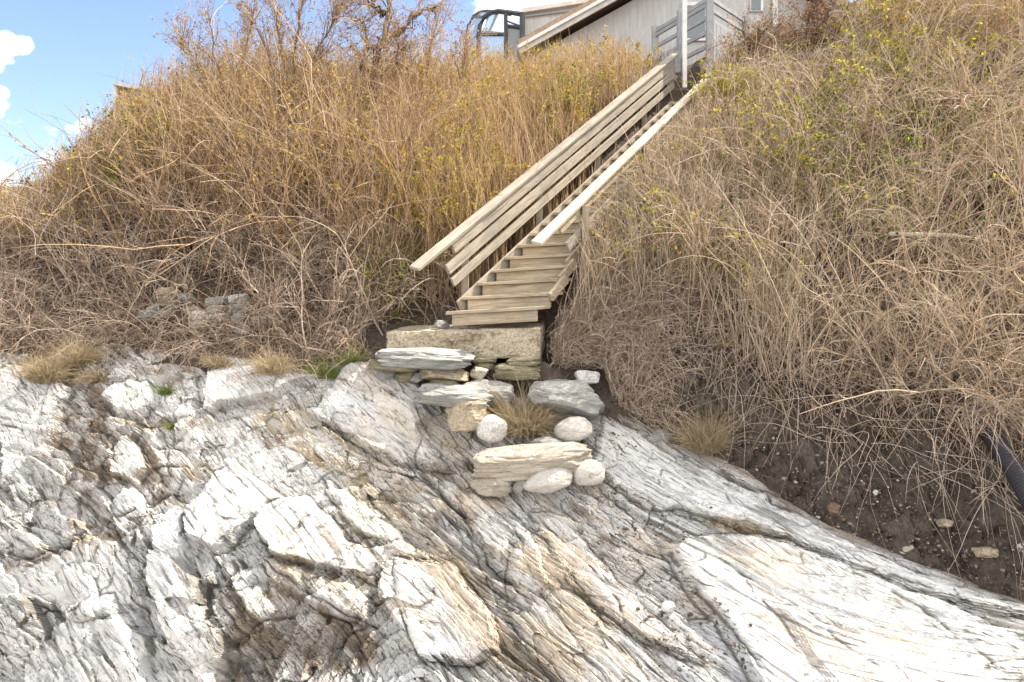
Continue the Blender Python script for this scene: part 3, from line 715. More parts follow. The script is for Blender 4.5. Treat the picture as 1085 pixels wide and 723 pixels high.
def brush_right():
    B = Bush()
    right = lambda p: stair_coord(p[:, 0], p[:, 1])[1] > 1.0
    # upright pale canes
    p, s, px, py = scatter(19000, .3, 8.5, .72, 6.4, lambda x, s, px, py: np.clip(1.2-.12*s, .4, 1)*(px > 575)*patchy_d(x, s, 2.3, 404))
    m = right(p); p = p[m]; s = s[m]; n = len(p)
    L = rng.uniform(.35, 1.15, n)*np.interp(p[:, 0], [.4, 1.2, 3, 8], [.8, .95, 1, 1.1])
    wr = sst(2.2, 4, p[:, 0]); q = stems(p, nrmz(np.array([-.08, -.2, 1.])+rng.normal(size=(n, 3))*(.24+.30*sst(2.2, 4, p[:, 0]))[:, None]), L, 8, .26, rng.uniform(-.1, .5, n)+wr*rng.uniform(-.2, .5, n)); k = ok(q, .05) & sky_ok(q); q = q[k]; L = L[k]
    B.st('a', q, rng.uniform(.003, .0078, len(q)), rng.beta(1.9, 1.2, len(q)))
    b, i = branch(q, 20000, .45, L, .8, 4, .5, .4); k = ok(b, .07) & sky_ok(b); b = b[k]; B.st('a', b, rng.uniform(.0021, .0042, len(b)), rng.beta(1.6, 1.4, len(b)))
    # close row along the right rail
    n = 2600; t = rng.uniform(.06, .95, n); l = .90+abs(rng.normal(size=n))*.5; pr = S0+SV*t[:, None]+SW*l[:, None]; pr[:, 2] = G(pr[:, 0], pr[:, 1])
    Lr = rng.uniform(.4, 1.0, n)+np.maximum(0, S0[2]+SV[2]*t-pr[:, 2])*.5; q2 = stems(pr, vec(n, -.05, -.2, 1, .28), Lr, 8, .4, rng.uniform(0, 1.0, n)); q2 = q2[ok(q2, .06) & sky_ok(q2)]
    B.st('a', q2, rng.uniform(.003, .007, len(q2)), rng.beta(1.6, 1.4, len(q2)))
    # tall upright stand right of the stair
    p, s, px, py = scatter(9000, .45, 3.6, .6, 4.2, lambda x, s, px, py: (px > 590)*(1-sst(760, 900, px))*patchy_d(x, s, 3.2, 409)); m = right(p); p = p[m]; n = len(p)
    q3 = stems(p, vec(n, -.03, -.08, 1, .13), rng.uniform(.5, 1.15, n), 8, .16, rng.uniform(-.1, .3, n)); q3 = q3[ok(q3, .06) & sky_ok(q3)]
    B.st('a', q3, rng.uniform(.0035, .0075, len(q3)), rng.beta(2.4, 1.2, len(q3)))
    # long arching whips
    p, s, px, py = scatter(900, 1.6, 8.5, .9, 6, lambda x, s, px, py: (px > 620)*1.)
    m = right(p); p = p[m]; n = len(p); az = rng.uniform(-1.2, 1.2, n)
    w = stems(p, np.stack([np.sin(az), -.5*np.ones(n), 1.1*np.ones(n)], 1), rng.uniform(1.0, 2.3, n), 12, .22, rng.uniform(.2, 1.3, n)); k = ok(w, .10) & sky_ok(w); w = w[k]
    B.st('a', w, rng.uniform(.0035, .0065, len(w)), .3+.7*rng.random(len(w)))
    woody(B, 520, 1.0, 8.5, .8, 6.2, lambda x, s, px, py: (px > 640)*1., .6, 1.5, .45)
    tag(B.build('a', 'cane_thicket', M['twig_pale']), 'pale dry canes and twigs massed on the slope right of the stair', 'brush', kind='stuff')
    # matted layer hanging over the lip of the bare soil
    B = Bush()
    p, s, px, py = scatter(9000, .3, 7.0, .70, 1.35, lambda x, s, px, py: (px > 578)*patchy_d(x, s, 2.5, 405, .25, .5)*np.interp(px, [740, 790, 930, 1000], [1, .5, .5, .9]))
    m = right(p); p = p[m]; s = s[m]; n = len(p)
    L = rng.uniform(.2, .62, n)
    q = stems(p+[0, 0, .04], vec(n, -.25, -.8, .25, .6), L, 9, .5, rng.uniform(.3, 1.8, n)); k = ok(q, .0); q = q[k]
    B.st('a', q, rng.uniform(.0025, .0052, len(q)), rng.beta(2, 1.2, len(q)))
    p, s, px, py = scatter(1100, .5, 6.5, .4, .8, lambda x, s, px, py: (px > 640)*1.); n = len(p)
    q = stems(p+[0, -.03, .02], vec(n, 0, -.5, -.3, .5), rng.uniform(.35, 1.1, n), 10, .55, rng.uniform(.6, 2.0, n)); k = ok(q, 0); q = q[k]
    B.st('a', q, rng.uniform(.002, .0042, len(q)), .3+.7*rng.random(len(q)))
    g = hitG(1052, 440); n = 260; p = g+rng.normal(size=(n, 3))*[.22, .08, .04]+[0, -.12, .10]
    q = stems(p, vec(n, -.2, -.7, .1, .5), rng.uniform(.25, .8, n), 9, .5, rng.uniform(.8, 2.2, n)); B.st('a', q, rng.uniform(.002, .0042, n), rng.beta(2, 1.2, n))
    # mat along the foot, between the stones and the soil
    p, s, px, py = scatter(9000, .35, 2.3, -.02, .75, lambda x, s, px, py: (px > 585)*(1-sst(670, 730, px))*(1-.55*sst(.0, -.1, s))); n = len(p)
    q = stems(p+[0, 0, .05], vec(n, -.1, -.6, .5, .8), rng.uniform(.2, .6, n), 7, .6, 1.0); k = ok(q, 0); q = q[k]
    B.st('a', q, rng.uniform(.0026, .0056, len(q)), rng.beta(2, 1.2, len(q)))
    tag(B.build('a', 'root_mat', M['twig_grey']), 'hanging grey roots and stems matted over the bare soil edge', 'roots', kind='stuff')
    # leaves
    lp = leaves_on(b, 150000, .35, .30)
    px, py = proj(lp); w = clump(lp, 1.2, 321, .38, .66)*np.interp(py, [0, 120, 260, 340], [1, .85, .25, .03])
    lp = lp[rng.random(len(lp)) < w]; px, py = proj(lp)
    L2 = Bush(); warm = 1-sst(820, 900, px)*sst(40, 110, py); h = rng.random(len(lp)) < .25+.6*warm
    L2.lv('y', lp[h], rng.uniform(.010, .036, h.sum())); L2.lv('g', lp[~h], rng.uniform(.010, .032, (~h).sum()))
    tag(L2.build('y', 'bud_leaves', M['leaf_yellow']), 'yellow spring leaves over the canes right of the stair', 'leaves', kind='stuff')
    tag(L2.build('g', 'green_leaves', M['leaf_green']), 'small green leaves among the canes on the right slope', 'leaves', kind='stuff')
def litter():
    x = rng.uniform(-9, 7, 60000); s = rng.uniform(-.03, 4, 60000); y = yb(x)+s
    m = ~((x > 1.2) & (s < .5) & (rng.random(len(x)) < .93)); x, y, s = x[m], y[m], s[m]
    p = np.stack([x, y, G(x, y)+.012], 1); px, py = proj(p); m = (px > -60) & (px < 1150) & (py > -50) & (py < 700) & ~inpoly(px, py, STONE_VIEW); p = p[m]
    B = Bush(); B.lv('l', p, rng.uniform(.012, .03, len(p)), up=0)
    tag(B.build('l', 'leaf_litter', M['leaf_brown']), 'brown fallen leaf litter under the brush on the hill', 'leaf litter', kind='stuff')
brush_left(); brush_upper_left(); canes(); brush_right(); litter()

# ------------------------------------------------------------------ single shrubs and trees
def shrub(name, label, px, py, d, h, nst, nbr, spread, twig, r, leaf=None, nleaf=0, lsize=(.015, .03), lean=(0, 0), wig=.4, droop=.2, leaf2=None, levels=2, trunk='stem_cluster', root=.12, cut=True):
    g = P(px, py, d); z = float(G(np.array([g[0]]), np.array([g[1]]))[0]); o0 = np.array([g[0], g[1], min(z, g[2])])
    e = empty(name, tuple(o0), label, 'tree' if 'tree' in name else 'shrub')
    B = Bush(); root_ = o0+rng.normal(size=(nst, 3))*[root, root, 0]
    L = h*rng.uniform(.6, 1.05, nst)
    q = stems(root_, vec(nst, lean[0], lean[1], 1, spread), L, 9, wig, droop)
    if cut: k = ok(q, .1); q = q[k]; L = L[k]
    B.st('s', q, r*rng.uniform(.7, 1.2, len(q)), rng.beta(2, 2, len(q)), .3, 5)
    b, i = branch(q, nbr, .5, L, .9, 6, .5, droop*.5, .2, .3); Lb = L[i]*.5
    if cut: k = ok(b, .1); b = b[k]; Lb = Lb[k]
    B.st('t', b, r*.42*rng.uniform(.6, 1.1, len(b)), rng.beta(2, 2, len(b)))
    c, i = branch(b, nbr*levels, .5, Lb, .9, 4, .5, 0, .15, .2)
    if cut: c = c[ok(c, .1)]
    B.st('t', c, np.maximum(r*.2*rng.uniform(.6, 1.1, len(c)), .0017), rng.beta(2, 2, len(c)))
    B.build('s', trunk, M[twig], e, o0); B.build('t', 'twigs', M[twig], e, o0)
    if leaf:
        lp = leaves_on(c, nleaf, .1); lp = lp+rng.normal(size=lp.shape)*.02
        if leaf2:
            hh = rng.random(len(lp)) < .4; B.lv('l2', lp[hh], rng.uniform(*lsize, hh.sum())); lp = lp[~hh]; B.build('l2', 'dry_foliage', M[leaf2], e, o0)
        B.lv('l', lp, rng.uniform(*lsize, len(lp))); B.build('l', 'foliage', M[leaf], e, o0)
    return e
# twisted vine-wrapped tree against the sky
def twisted_tree():
    o0 = P(380, 165, 9.3); o0[2] = float(Gs(np.array([o0[0]]), np.array([o0[1]]))[0])
    e = empty('twisted_tree', tuple(o0), 'dark twisted vine wrapped bare tree standing against the sky above the left slope', 'tree')
    B = Bush()
    def chain(pp, d=9.3): return np.array([P(x, y, d+dd) for x, y, dd in pp])[None]
    def res(c, K=14):
        c = c[0]; t = np.linspace(0, len(c)-1, K+1); k = np.minimum(t.astype(int), len(c)-2); f = (t-k)[:, None]
        return (c[k]*(1-f)+c[k+1]*f+rng.normal(size=(K+1, 3))*.018)[None]
    main = [res(chain([(376, 210, 0), (376, 150, 0), (372, 115, -.05), (388, 92, .05), (402, 66, 0), (404, 40, 0), (413, 14, .1), (408, -25, .1)])),
            res(chain([(376, 160, 0), (366, 128, .1), (350, 106, .15), (338, 86, .2), (322, 70, .3)])),
            res(chain([(388, 92, 0), (384, 70, -.1), (390, 48, -.1), (383, 20, -.1)])),
            res(chain([(404, 44, 0), (424, 36, .1), (436, 18, .2), (452, 8, .2), (462, 14, .2)])),
            res(chain([(412, 20, 0), (398, 6, 0), (386, -10, 0)])),
            res(chain([(376, 130, 0), (390, 120, -.2), (400, 84, -.2), (418, 62, -.1), (436, 44, 0)]))]
    vines = [m+rng.normal(size=m.shape)*.035 for m in main for _ in range(3)]
    B.st('s', np.concatenate(main), np.array([.055, .028, .028, .022, .018, .02]), None, .35, 7)
    B.st('s', np.concatenate(vines), rng.uniform(.008, .018, len(vines)), None, .6, 4)
    A = np.concatenate(main[1:]+[main[0]]); L = np.full(len(A), .75)
    b, i = branch(A, 190, 1, L, 1.0, 7, .9, .5, .25, .1); B.st('t', b, rng.uniform(.004, .009, len(b)))
    c, i = branch(b, 1500, .6, np.full(len(b), .6), 1, 5, .9, .3, .2, .1); B.st('t', c, rng.uniform(.002, .0035, len(c)))
    B.build('s', 'trunk', M['bark'], e, o0); B.build('t', 'twigs', M['twig_red'], e, o0)
    lp = leaves_on(c, 1100); B.lv('l', lp, rng.uniform(.015, .03, len(lp))); B.build('l', 'leaves', M['leaf_gold'], e, o0)
twisted_tree()
def bare_tree(px, py, d, limbs, label, r0=.03):
    o0 = P(px, py, d); g = float(Gs(np.array([o0[0]]), np.array([o0[1]]))[0]); o0[2] = min(o0[2], g+.1)
    e = empty('bare_tree', tuple(o0), label, 'tree', 'bare trees on the skyline'); B = Bush(); Q = []
    for pp in limbs:
        c = np.array([P(x, y, d+dd) for x, y, dd in pp]); t = np.linspace(0, len(c)-1, 11); k = np.minimum(t.astype(int), len(c)-2); f = (t-k)[:, None]
        Q.append(c[k]*(1-f)+c[k+1]*f+rng.normal(size=(11, 3))*.012)
    Q = np.array(Q); B.st('s', Q, r0*np.linspace(1, .5, len(Q)), None, .15, 6)
    b, i = branch(Q, 48*len(Q), 1, np.full(len(Q), .6), .6, 6, .4, -.2, .25, .5); B.st('t', b, rng.uniform(.004, .0075, len(b)))
    c, i = branch(b, 130*len(Q), .55, np.full(len(b), .5), .7, 5, .4, 0, .2, .3); B.st('t', c, rng.uniform(.0024, .0036, len(c)))
    B.build('s', 'trunk', M['bark'], e, o0); B.build('t', 'twigs', M['twig_red'], e, o0)
    lp = leaves_on(c, 520*len(Q)); B.lv('l', lp, rng.uniform(.012, .026, len(lp))); B.build('l', 'buds', M['leaf_gold'], e, o0)
bare_tree(312, 200, 9.2, [[(312, 210, 0), (308, 140, 0), (325, 75, 0), (350, 55, .1)], [(308, 130, 0), (312, 60, 0), (322, 0, .1), (326, -30, .1)], [(309, 110, 0), (296, 40, 0), (288, -5, .1)], [(309, 140, 0), (285, 60, .1), (262, 5, .2)], [(320, 80, 0), (350, 30, 0), (362, 5, 0)]],
          'grey bare tree with upright forked limbs left of the twisted vine wrapped tree', .032)
bare_tree(450, 170, 9.6, [[(450, 180, 0), (447, 110, 0), (455, 60, 0), (462, 30, .1)], [(449, 120, 0), (430, 70, 0), (420, 40, .1)], [(470, 160, 0), (488, 90, 0), (495, 48, .1)]],
          'slender bare tree with curling tips right of the twisted vine wrapped tree', .018)
bare_tree(247, 200, 9.3, [[(247, 200, 0), (243, 130, 0), (228, 60, 0), (222, 22, .1)], [(245, 150, 0), (255, 70, 0), (270, 20, .1)], [(243, 120, 0), (210, 70, 0), (190, 45, .1)]],
          'leftmost bare tree, thin limbs fanning up over the left skyline', .018)
shrub('thorn_shrub', 'dark sprawling thorn shrub at the lower left skyline below the far gable', 95, 215, 8.9, .95, 16, 240, .55, 'bark', .009, 'leaf_yellow', 240, (.012, .022), (-.3, 0), .6, .3, cut=False)
shrub('ivy_shrub', 'dense green leaved shrub on the skyline beside the far gable', 170, 185, 8.7, 1.3, 44, 380, .22, 'twig_red', .009, 'leaf_green', 7000, (.016, .032), (.05, 0), .25, .1, 'leaf_yellow')
shrub('leafy_shrub', 'green and yellow leaved bush left of the foot of the stair', 420, 282, 8.1, .62, 30, 300, .6, 'twig_grey', .006, 'leaf_green', 3200, (.016, .030), (0, -.1), .5, .6, 'leaf_yellow')
shrub('leafy_shrub', 'yellow green leaved bush high up below the curved glass bay', 610, 112, 9.9, 1.2, 30, 260, .2, 'twig_gold', .007, 'leaf_yellow', 2600, (.016, .032), (0, 0), .3, .1, 'leaf_green')
shrub('leafy_shrub', 'bright green and yellow bush in the middle of the left cane thicket', 425, 215, 8.7, 1.1, 30, 260, .22, 'twig_gold', .007, 'leaf_yellow', 3200, (.014, .028), (0, -.1), .3, .2, 'leaf_green')
shrub('dark_shrub', 'dark brown leaved shrub on the skyline right of the grey house', 862, 66, 9.8, .95, 24, 320, .4, 'bark', .008, 'leaf_brown', 3000, (.014, .028), (0, 0), .5, .1, cut=False)
shrub('yellow_shrub', 'yellow leaved shrub at the upper end of the right handrail', 765, 92, 9.3, .62, 30, 300, .45, 'twig_pale', .007, 'leaf_yellow', 3600, (.018, .036), (0, -.1), .4, .3, cut=False)
shrub('dark_shrub', 'dark brown twiggy shrub against the lower house wall beside the downpipe', 800, 72, 10.2, .75, 26, 320, .45, 'bark', .008, 'leaf_brown', 2200, (.014, .028), (0, 0), .5, .1, 'leaf_gold', cut=False)
shrub('golden_shrub', 'golden leaved shrub glowing in sun on the top right skyline', 955, 60, 9.9, 1.1, 34, 380, .45, 'twig_gold', .007, 'leaf_gold', 6500, (.014, .028), (0, 0), .4, .1, 'leaf_yellow')
shrub('golden_shrub', 'reddish gold leaved shrub in the top right corner', 1060, 70, 9.4, 1.15, 34, 380, .5, 'twig_red', .007, 'leaf_gold', 5200, (.014, .026), (0, 0), .4, .1, 'leaf_brown')
shrub('evergreen_shrub', 'low dark olive evergreen bush in the middle of the right slope', 985, 150, 8.2, .55, 24, 260, .6, 'bark', .007, 'leaf_green', 6500, (.012, .026), (0, -.3), .5, .3, 'leaf_gold')
shrub('evergreen_shrub', 'small green leaved bush at the right edge below the golden shrubs', 1075, 262, 7.2, .5, 16, 160, .6, 'twig_grey', .006, 'leaf_green', 1800, (.014, .026), (0, -.3), .5, .3, 'leaf_yellow')
shrub('withered_plant', 'withered plant with curled orange brown leaves at the right edge', 1062, 228, 7.1, .55, 5, 26, .3, 'twig_pale', .006, 'leaf_brown', 260, (.03, .055), (0, -.1), .4, .2)

# ------------------------------------------------------------------ grass tufts
def tuft(px, py, label, r, h, n, droop=1.2, green=0., at_rock=False, hang=0, lean=(0, -.15)):
    o0 = rock_at(px, py)+[0, 0, .02] if at_rock else hitG(px, py)+[0, -.05, .03]
    B = Bush(); a = rng.random(n)*6.283; q = np.sqrt(rng.random(n))*r*.5*(.5+.9*vn(a*1.3+px, a*0+py, 17)); h = h*.92
    root = o0+np.stack([np.cos(a)*q, np.sin(a)*q*.7, np.full(n, -.02)], 1)
    ln = rng.normal(size=2)*.25; lob = .55+.6*vn(a*1.1+px, a*0+py, 7); d = np.stack([np.cos(a)*q/r*1.3+lean[0]+ln[0], np.sin(a)*q/r*1.0+lean[1]-hang, np.full(n, 1.0)], 1)+rng.normal(size=(n, 3))*.24; h = h*lob
    s = stems(root, d, h*rng.uniform(.25, 1.35, n), 7, .32, droop*.42*rng.uniform(.5, 1.6, n))
    B.st('a', s, rng.uniform(.0018, .0034, n), rng.beta(2.5, 1.6, n), .15)
    nf = int(n*green)
    o = B.build('a', 'grass_tuft', M['grass_dry'] if green < .5 else M['grass_green'], None, o0)
    tag(o, label, 'grass tuft', 'grass tufts on the ledge and bank'); return o
tuft(556, 460, 'large straw coloured grass tuft growing between the stone steps', .36, .58, 2000, 2.2, 0, True)
tuft(750, 472, 'spiky straw grass tuft at the foot of the bare soil bank', .26, .44, 1200, 1.6, 0, True)
tuft(48, 404, 'largest dry grass clump at the upper left edge of the rock', .30, .34, 1100, 1.6, 0, True)
tuft(84, 387, 'dry grass clump next to the largest one at upper left', .26, .30, 800, 1.6, 0, True)
tuft(72, 400, 'dry grass hanging over the rock below the upper left clumps', .22, .28, 600, 2.8, 0, True, .3)
tuft(232, 388, 'low straw tuft behind the square white rock block', .20, .20, 500, 2.2, 0, True)
tuft(290, 396, 'pale bushy grass tuft right of the square white rock block', .24, .28, 800, 1.8, 0, True)
tuft(345, 400, 'green grass tuft below the bramble thicket', .26, .22, 500, 1.4, 1, True)
tuft(372, 386, 'small green grass tuft beside the concrete footing', .18, .20, 300, 1.4, 1, True)
tuft(108, 405, 'flattened straw tuft lying on the pale rock', .20, .24, 380, 3.0, 0, True, .5)
tuft(178, 418, 'tiny green and straw tuft in a rock joint', .10, .16, 200, 1.6, 1, True)
tuft(182, 455, 'mossy green tuft hanging in the shaded rock joint', .07, .12, 160, 3.0, 1, True, .3)
tuft(603, 366, 'small rusty straw tuft right of the concrete footing', .12, .16, 320, 1.8)
tuft(752, 322, 'fresh green grass tuft on top of the root mat', .22, .20, 380, 1.2, 1)
tuft(762, 372, 'golden straw tuft tucked under the root mat', .18, .14, 300, 2.4, 0, False, .5)
tuft(598, 405, 'thin straw tuft behind the right layered rock', .16, .14, 240, 2.0, 0, True)

# ------------------------------------------------------------------ loose stones
def stone_mesh(w, dpt, h, kind, seed, nu=96, nv=56):
    r = np.random.default_rng(seed)
    u = np.linspace(0, 2*math.pi, nu, endpoint=False); v = np.linspace(0, math.pi, nv)
    Vv, Uu = np.meshgrid(v, u, indexing='ij')
    d = np.stack([np.sin(Vv)*np.cos(Uu), np.sin(Vv)*np.sin(Uu), np.cos(Vv)], -1)
    if kind == 'round': p, npl, lo = 2.3, 9, .84
    elif kind == 'slab': p, npl, lo = 3.6, 9, .72
    else: p, npl, lo = 2.8, 13, .66
    rad = 1/((np.abs(d)**p).sum(-1))**(1/p)
    for _ in range(npl):
        n = r.normal(size=3); 
        if kind == 'slab': n[2] *= .45
        n /= np.linalg.norm(n); c = r.uniform(lo, 1.0)*(1.15 if kind == 'slab' else 1)
        k = np.maximum(d@n, 1e-3); rad = -np.log(np.exp(-rad*14)+np.exp(-c/k*14))/14 if kind == 'round' else np.minimum(rad, c/k)
    q = d*rad[..., None]
    amp = {'round': .06, 'slab': .10, 'rough': .12}[kind]
    nz = fbm(q[..., 0]*2.2+seed, q[..., 1]*2.2+q[..., 2]*3.1, seed, 4)
    q = q*(1+amp*nz)[..., None]
    if kind == 'slab':   # layered edge
        q[..., :2] *= (1+.05*(vn(q[..., 2]*4+seed, q[..., 0]*.7, seed+3)-.5)*2)[..., None]
    if kind != 'round':
        hz_ = q[..., 2]*(h/.05)*.5+fbm(q[..., 0]*1.5, q[..., 1]*1.5, seed+4)*.8; fr = hz_-np.floor(hz_)
        q = q*(1+(.035*(vn(np.floor(hz_)*3.7, q[..., 0]*1.2+9, seed+6)-.5)-.03*(fr < .12))*sst(1, .5, np.abs(d[..., 2])))[..., None]
        q = q*(1+.018*fbm(q[..., 0]*9+seed, q[..., 1]*9+q[..., 2]*11, seed+8, 4))[..., None]
    q = q*[w/2, dpt/2, h/2]
    idx = np.arange(nu*nv).reshape(nv, nu); nx = np.roll(idx, -1, 1)
    Fc = np.stack([idx[:-1], idx[1:], nx[1:], nx[:-1]], -1).reshape(-1, 4)
    return q.reshape(-1, 3), Fc
SEED = [100]
def stone(x0, y0, x1, y1, mat, kind, label, roll=0, dep=None, d=None, depth=None, pitch=0, group='loose stones by the stair foot', name='stone', yaw=0):
    SEED[0] += 1
    cx, cy = (x0+x1)/2, (y0+y1)/2
    if d is None: d = float(Dsurf(np.array(cx), np.array(y1*1.)))-.02
    w = (x1-x0)/F*d; h = (y1-y0)/F*d
    dp = depth if depth else min(w, .45)*.8
    V, Fc = stone_mesh(w, dp, h, kind, SEED[0])
    def rot(V, a, i, j):
        a = math.radians(a); c, s = math.cos(a), math.sin(a); V = V.copy(); V[:, i], V[:, j] = c*V[:, i]-s*V[:, j], s*V[:, i]+c*V[:, j]; return V
    V = rot(V, pitch, 1, 2); V = rot(V, yaw, 0, 1); V = rot(V, -roll, 0, 2)
    # keep the pixel box it has in the photograph after turning
    ww = V[:, 0].max()-V[:, 0].min(); hh = V[:, 2].max()-V[:, 2].min(); V[:, 0] *= w/ww; V[:, 2] *= h/hh
    o = mk(name, V, Fc, M[mat], None, kind == 'round')
    o.location = tuple(P(cx, cy, d)); return tag(o, label, 'stone', group)
stone(396, 368, 503, 390, 'grey_stone', 'slab', 'long pale grey flat slab on top of the stack under the concrete footing', 3, d=6.72, depth=.5)
stone(391, 380, 447, 393, 'olive_stone', 'slab', 'thin olive slab directly under the long pale grey top slab', 5, d=6.70, depth=.4)
stone(397, 388, 421, 403, 'grey_stone', 'rough', 'small grey stone at the left end of the stack', 0, d=6.72)
stone(419, 390, 442, 405, 'olive_stone', 'rough', 'small wedge stone second from the left end of the stack', -20, d=6.70)
stone(432, 394, 452, 406, 'grey_stone', 'rough', 'small grey stone left of the pinkish mortar chunk', 0, d=6.70)
stone(446, 387, 500, 405, 'tan_stone', 'rough', 'pinkish mortar chunk wedged beneath the long top slab', 2, d=6.72)
stone(498, 388, 518, 402, 'pale_stone', 'rough', 'small pale stone right of the pinkish mortar chunk', 15, d=6.74)
stone(455, 400, 488, 410, 'olive_stone', 'slab', 'thin flat olive stone above the flat stepping slab', 5, d=6.68)
stone(499, 377, 527, 385, 'olive_stone', 'slab', 'thin mossy slate tucked under the middle of the concrete footing', 0, d=6.88)
stone(502, 383, 524, 393, 'olive_stone', 'slab', 'mossy slate below the thin one under the footing', 5, d=6.85)
stone(536, 378, 575, 388, 'olive_stone', 'slab', 'thin olive slate under the right end of the footing', -2, d=6.84)
stone(522, 385, 573, 402, 'olive_stone', 'slab', 'thick brown olive block lowest under the right end of the footing', 0, d=6.82)
stone(486, 401, 546, 428, 'grey_stone', 'rough', 'rough blue grey rock behind the straw tuft', 4, d=6.68)
stone(435, 407, 521, 430, 'grey_stone', 'slab', 'flat grey stepping slab jutting over the pale rock', 4, d=6.50, depth=.45)
stone(470, 421, 519, 458, 'tan_stone', 'rough', 'angular tan rock beneath the flat stepping slab', -10, d=6.36)
stone(504, 439, 538, 468, 'white_stone', 'round', 'round white mottled stone left of the straw tuft', 0, d=6.30)
stone(563, 401, 644, 444, 'grey_stone', 'rough', 'large layered grey rock right of the straw tuft', 6, d=6.62, depth=.5)
stone(587, 442, 628, 468, 'cobble', 'round', 'smooth egg shaped cobble below the layered grey rock', -3, d=6.36)
stone(607, 391, 634, 407, 'white_stone', 'rough', 'small white stone on top behind the layered grey rock', 0, d=6.75)
stone(499, 470, 628, 507, 'pale_stone', 'slab', 'long cream layered slab forming the lowest step', -5, d=6.05, depth=.42)
stone(553, 492, 608, 521, 'cobble', 'round', 'largest smooth cobble under the long cream slab', -5, d=5.95)
stone(604, 488, 640, 514, 'cobble', 'round', 'pale rounded cobble at the right end of the cream slab', 0, d=5.98)
stone(500, 502, 548, 524, 'pale_stone', 'rough', 'chipped cream stone under the left end of the cream slab', 5, d=5.93)
stone(543, 504, 559, 524, 'grey_stone', 'rough', 'small upright wedge between chipped stone and largest cobble', 20, d=5.92)
stone(562, 464, 600, 477, 'grey_stone', 'rough', 'low grey stone peeping out behind the cream slab', 0, d=6.25)
stone(488, 344, 503, 352, 'white_stone', 'rough', 'small white stone lying at the left foot of the stair', 0, d=7.25) if False else None
stone(458, 339, 476, 349, 'grey_stone', 'rough', 'small grey stone on the footing left of the bottom step', 0, d=7.15)
stone(700, 638, 716, 648, 'white_stone', 'round', 'small white pebble resting on the right rock slab', 0, d=float(rock_at(708, 645)[1])-.02, group=None) 
# remnant of a dry stone wall in the brambles
WALL = [(184,294,197,306,'olive_stone'),(168,305,187,318,'tan_stone'),(172,316,187,328,'olive_stone'),(159,322,173,332,'grey_stone'),(150,329,166,339,'grey_stone'),(167,330,182,338,'grey_stone'),
        (197,325,212,335,'pale_stone'),(205,330,222,339,'white_stone'),(219,315,240,325,'grey_stone'),(240,312,262,322,'white_stone'),(218,324,238,333,'pale_stone'),(238,323,262,332,'grey_stone'),
        (215,332,244,341,'white_stone'),(246,333,262,342,'grey_stone'),(262,318,276,329,'olive_stone'),(248,344,264,356,'grey_stone'),(265,336,284,344,'pale_stone'),(284,333,300,343,'grey_stone'),(190,311,204,320,'grey_stone'),(204,340,220,348,'pale_stone')]
NM = {'olive_stone': 'mossy dark', 'tan_stone': 'tan', 'grey_stone': 'grey', 'white_stone': 'whitish', 'pale_stone': 'cream'}
for i, (x0, y0, x1, y1, mt) in enumerate(WALL):
    g = hitG((x0+x1)/2, y1)
    row = 'upper' if y1 < 320 else 'middle' if y1 < 334 else 'lower'
    side = 'left end' if x1 < 190 else 'left part' if x1 < 225 else 'middle' if x1 < 250 else 'right part' if x1 < 277 else 'right end'
    stone(x0-1, y0-1, x1+1, y1+1, mt, 'slab' if i % 3 else 'rough', f'{NM[mt]} {"flat" if i % 3 else "lumpy"} stone, {row} row, {side} of the ruined wall', random.uniform(-8, 8), d=g[1]-.16, depth=.25, group='stones of the ruined wall in the brambles')
# bigger stones lying in the bare soil
for i, (x, y, w, h, mt, lb) in enumerate([(883, 540, 13, 15, 'rust_stone', 'rust brown shard standing in the upper soil edge'), (870, 559, 13, 9, 'tan_stone', 'tan stone at the left foot of the soil'), (882, 564, 11, 6, 'rust_stone', 'small reddish flat stone at the rock edge'),
        (1002, 555, 18, 9, 'tan_stone', 'tan flat stone in the middle of the soil'), (1043, 585, 24, 14, 'tan_stone', 'largest tan stone half buried in the soil'), (960, 582, 17, 9, 'pale_stone', 'cream sliver lying on the soil near the rock edge'),
        (832, 508, 7, 7, 'grey_stone', 'small blue grey stone in the left of the soil'), (928, 522, 6, 6, 'white_stone', 'tiny white stone high in the soil'), (1082, 582, 8, 12, 'white_stone', 'whitish stone at the right frame edge'),
        (928, 562, 8, 7, 'pale_stone', 'white chip beside the rock edge'), (992, 544, 6, 6, 'pale_stone', 'white chip above the tan flat stone'), (940, 557, 12, 5, 'pale_stone', 'cream chip lying flat in the soil'),
        (808, 512, 6, 5, 'rust_stone', 'small rusty chip at the left soil edge'), (1033, 560, 7, 7, 'pale_stone', 'white chip above the largest tan stone'), (695, 462, 34, 16, 'grey_stone', 'grey slab half buried at the left foot of the soil bank')]):
    g = hitG(x, y+h/2)
    stone(x-w/2, y-h/2, x+w/2, y+h/2, mt, 'rough', lb, random.uniform(-15, 15), d=g[1]+.012, group='stones lying in the bare soil')
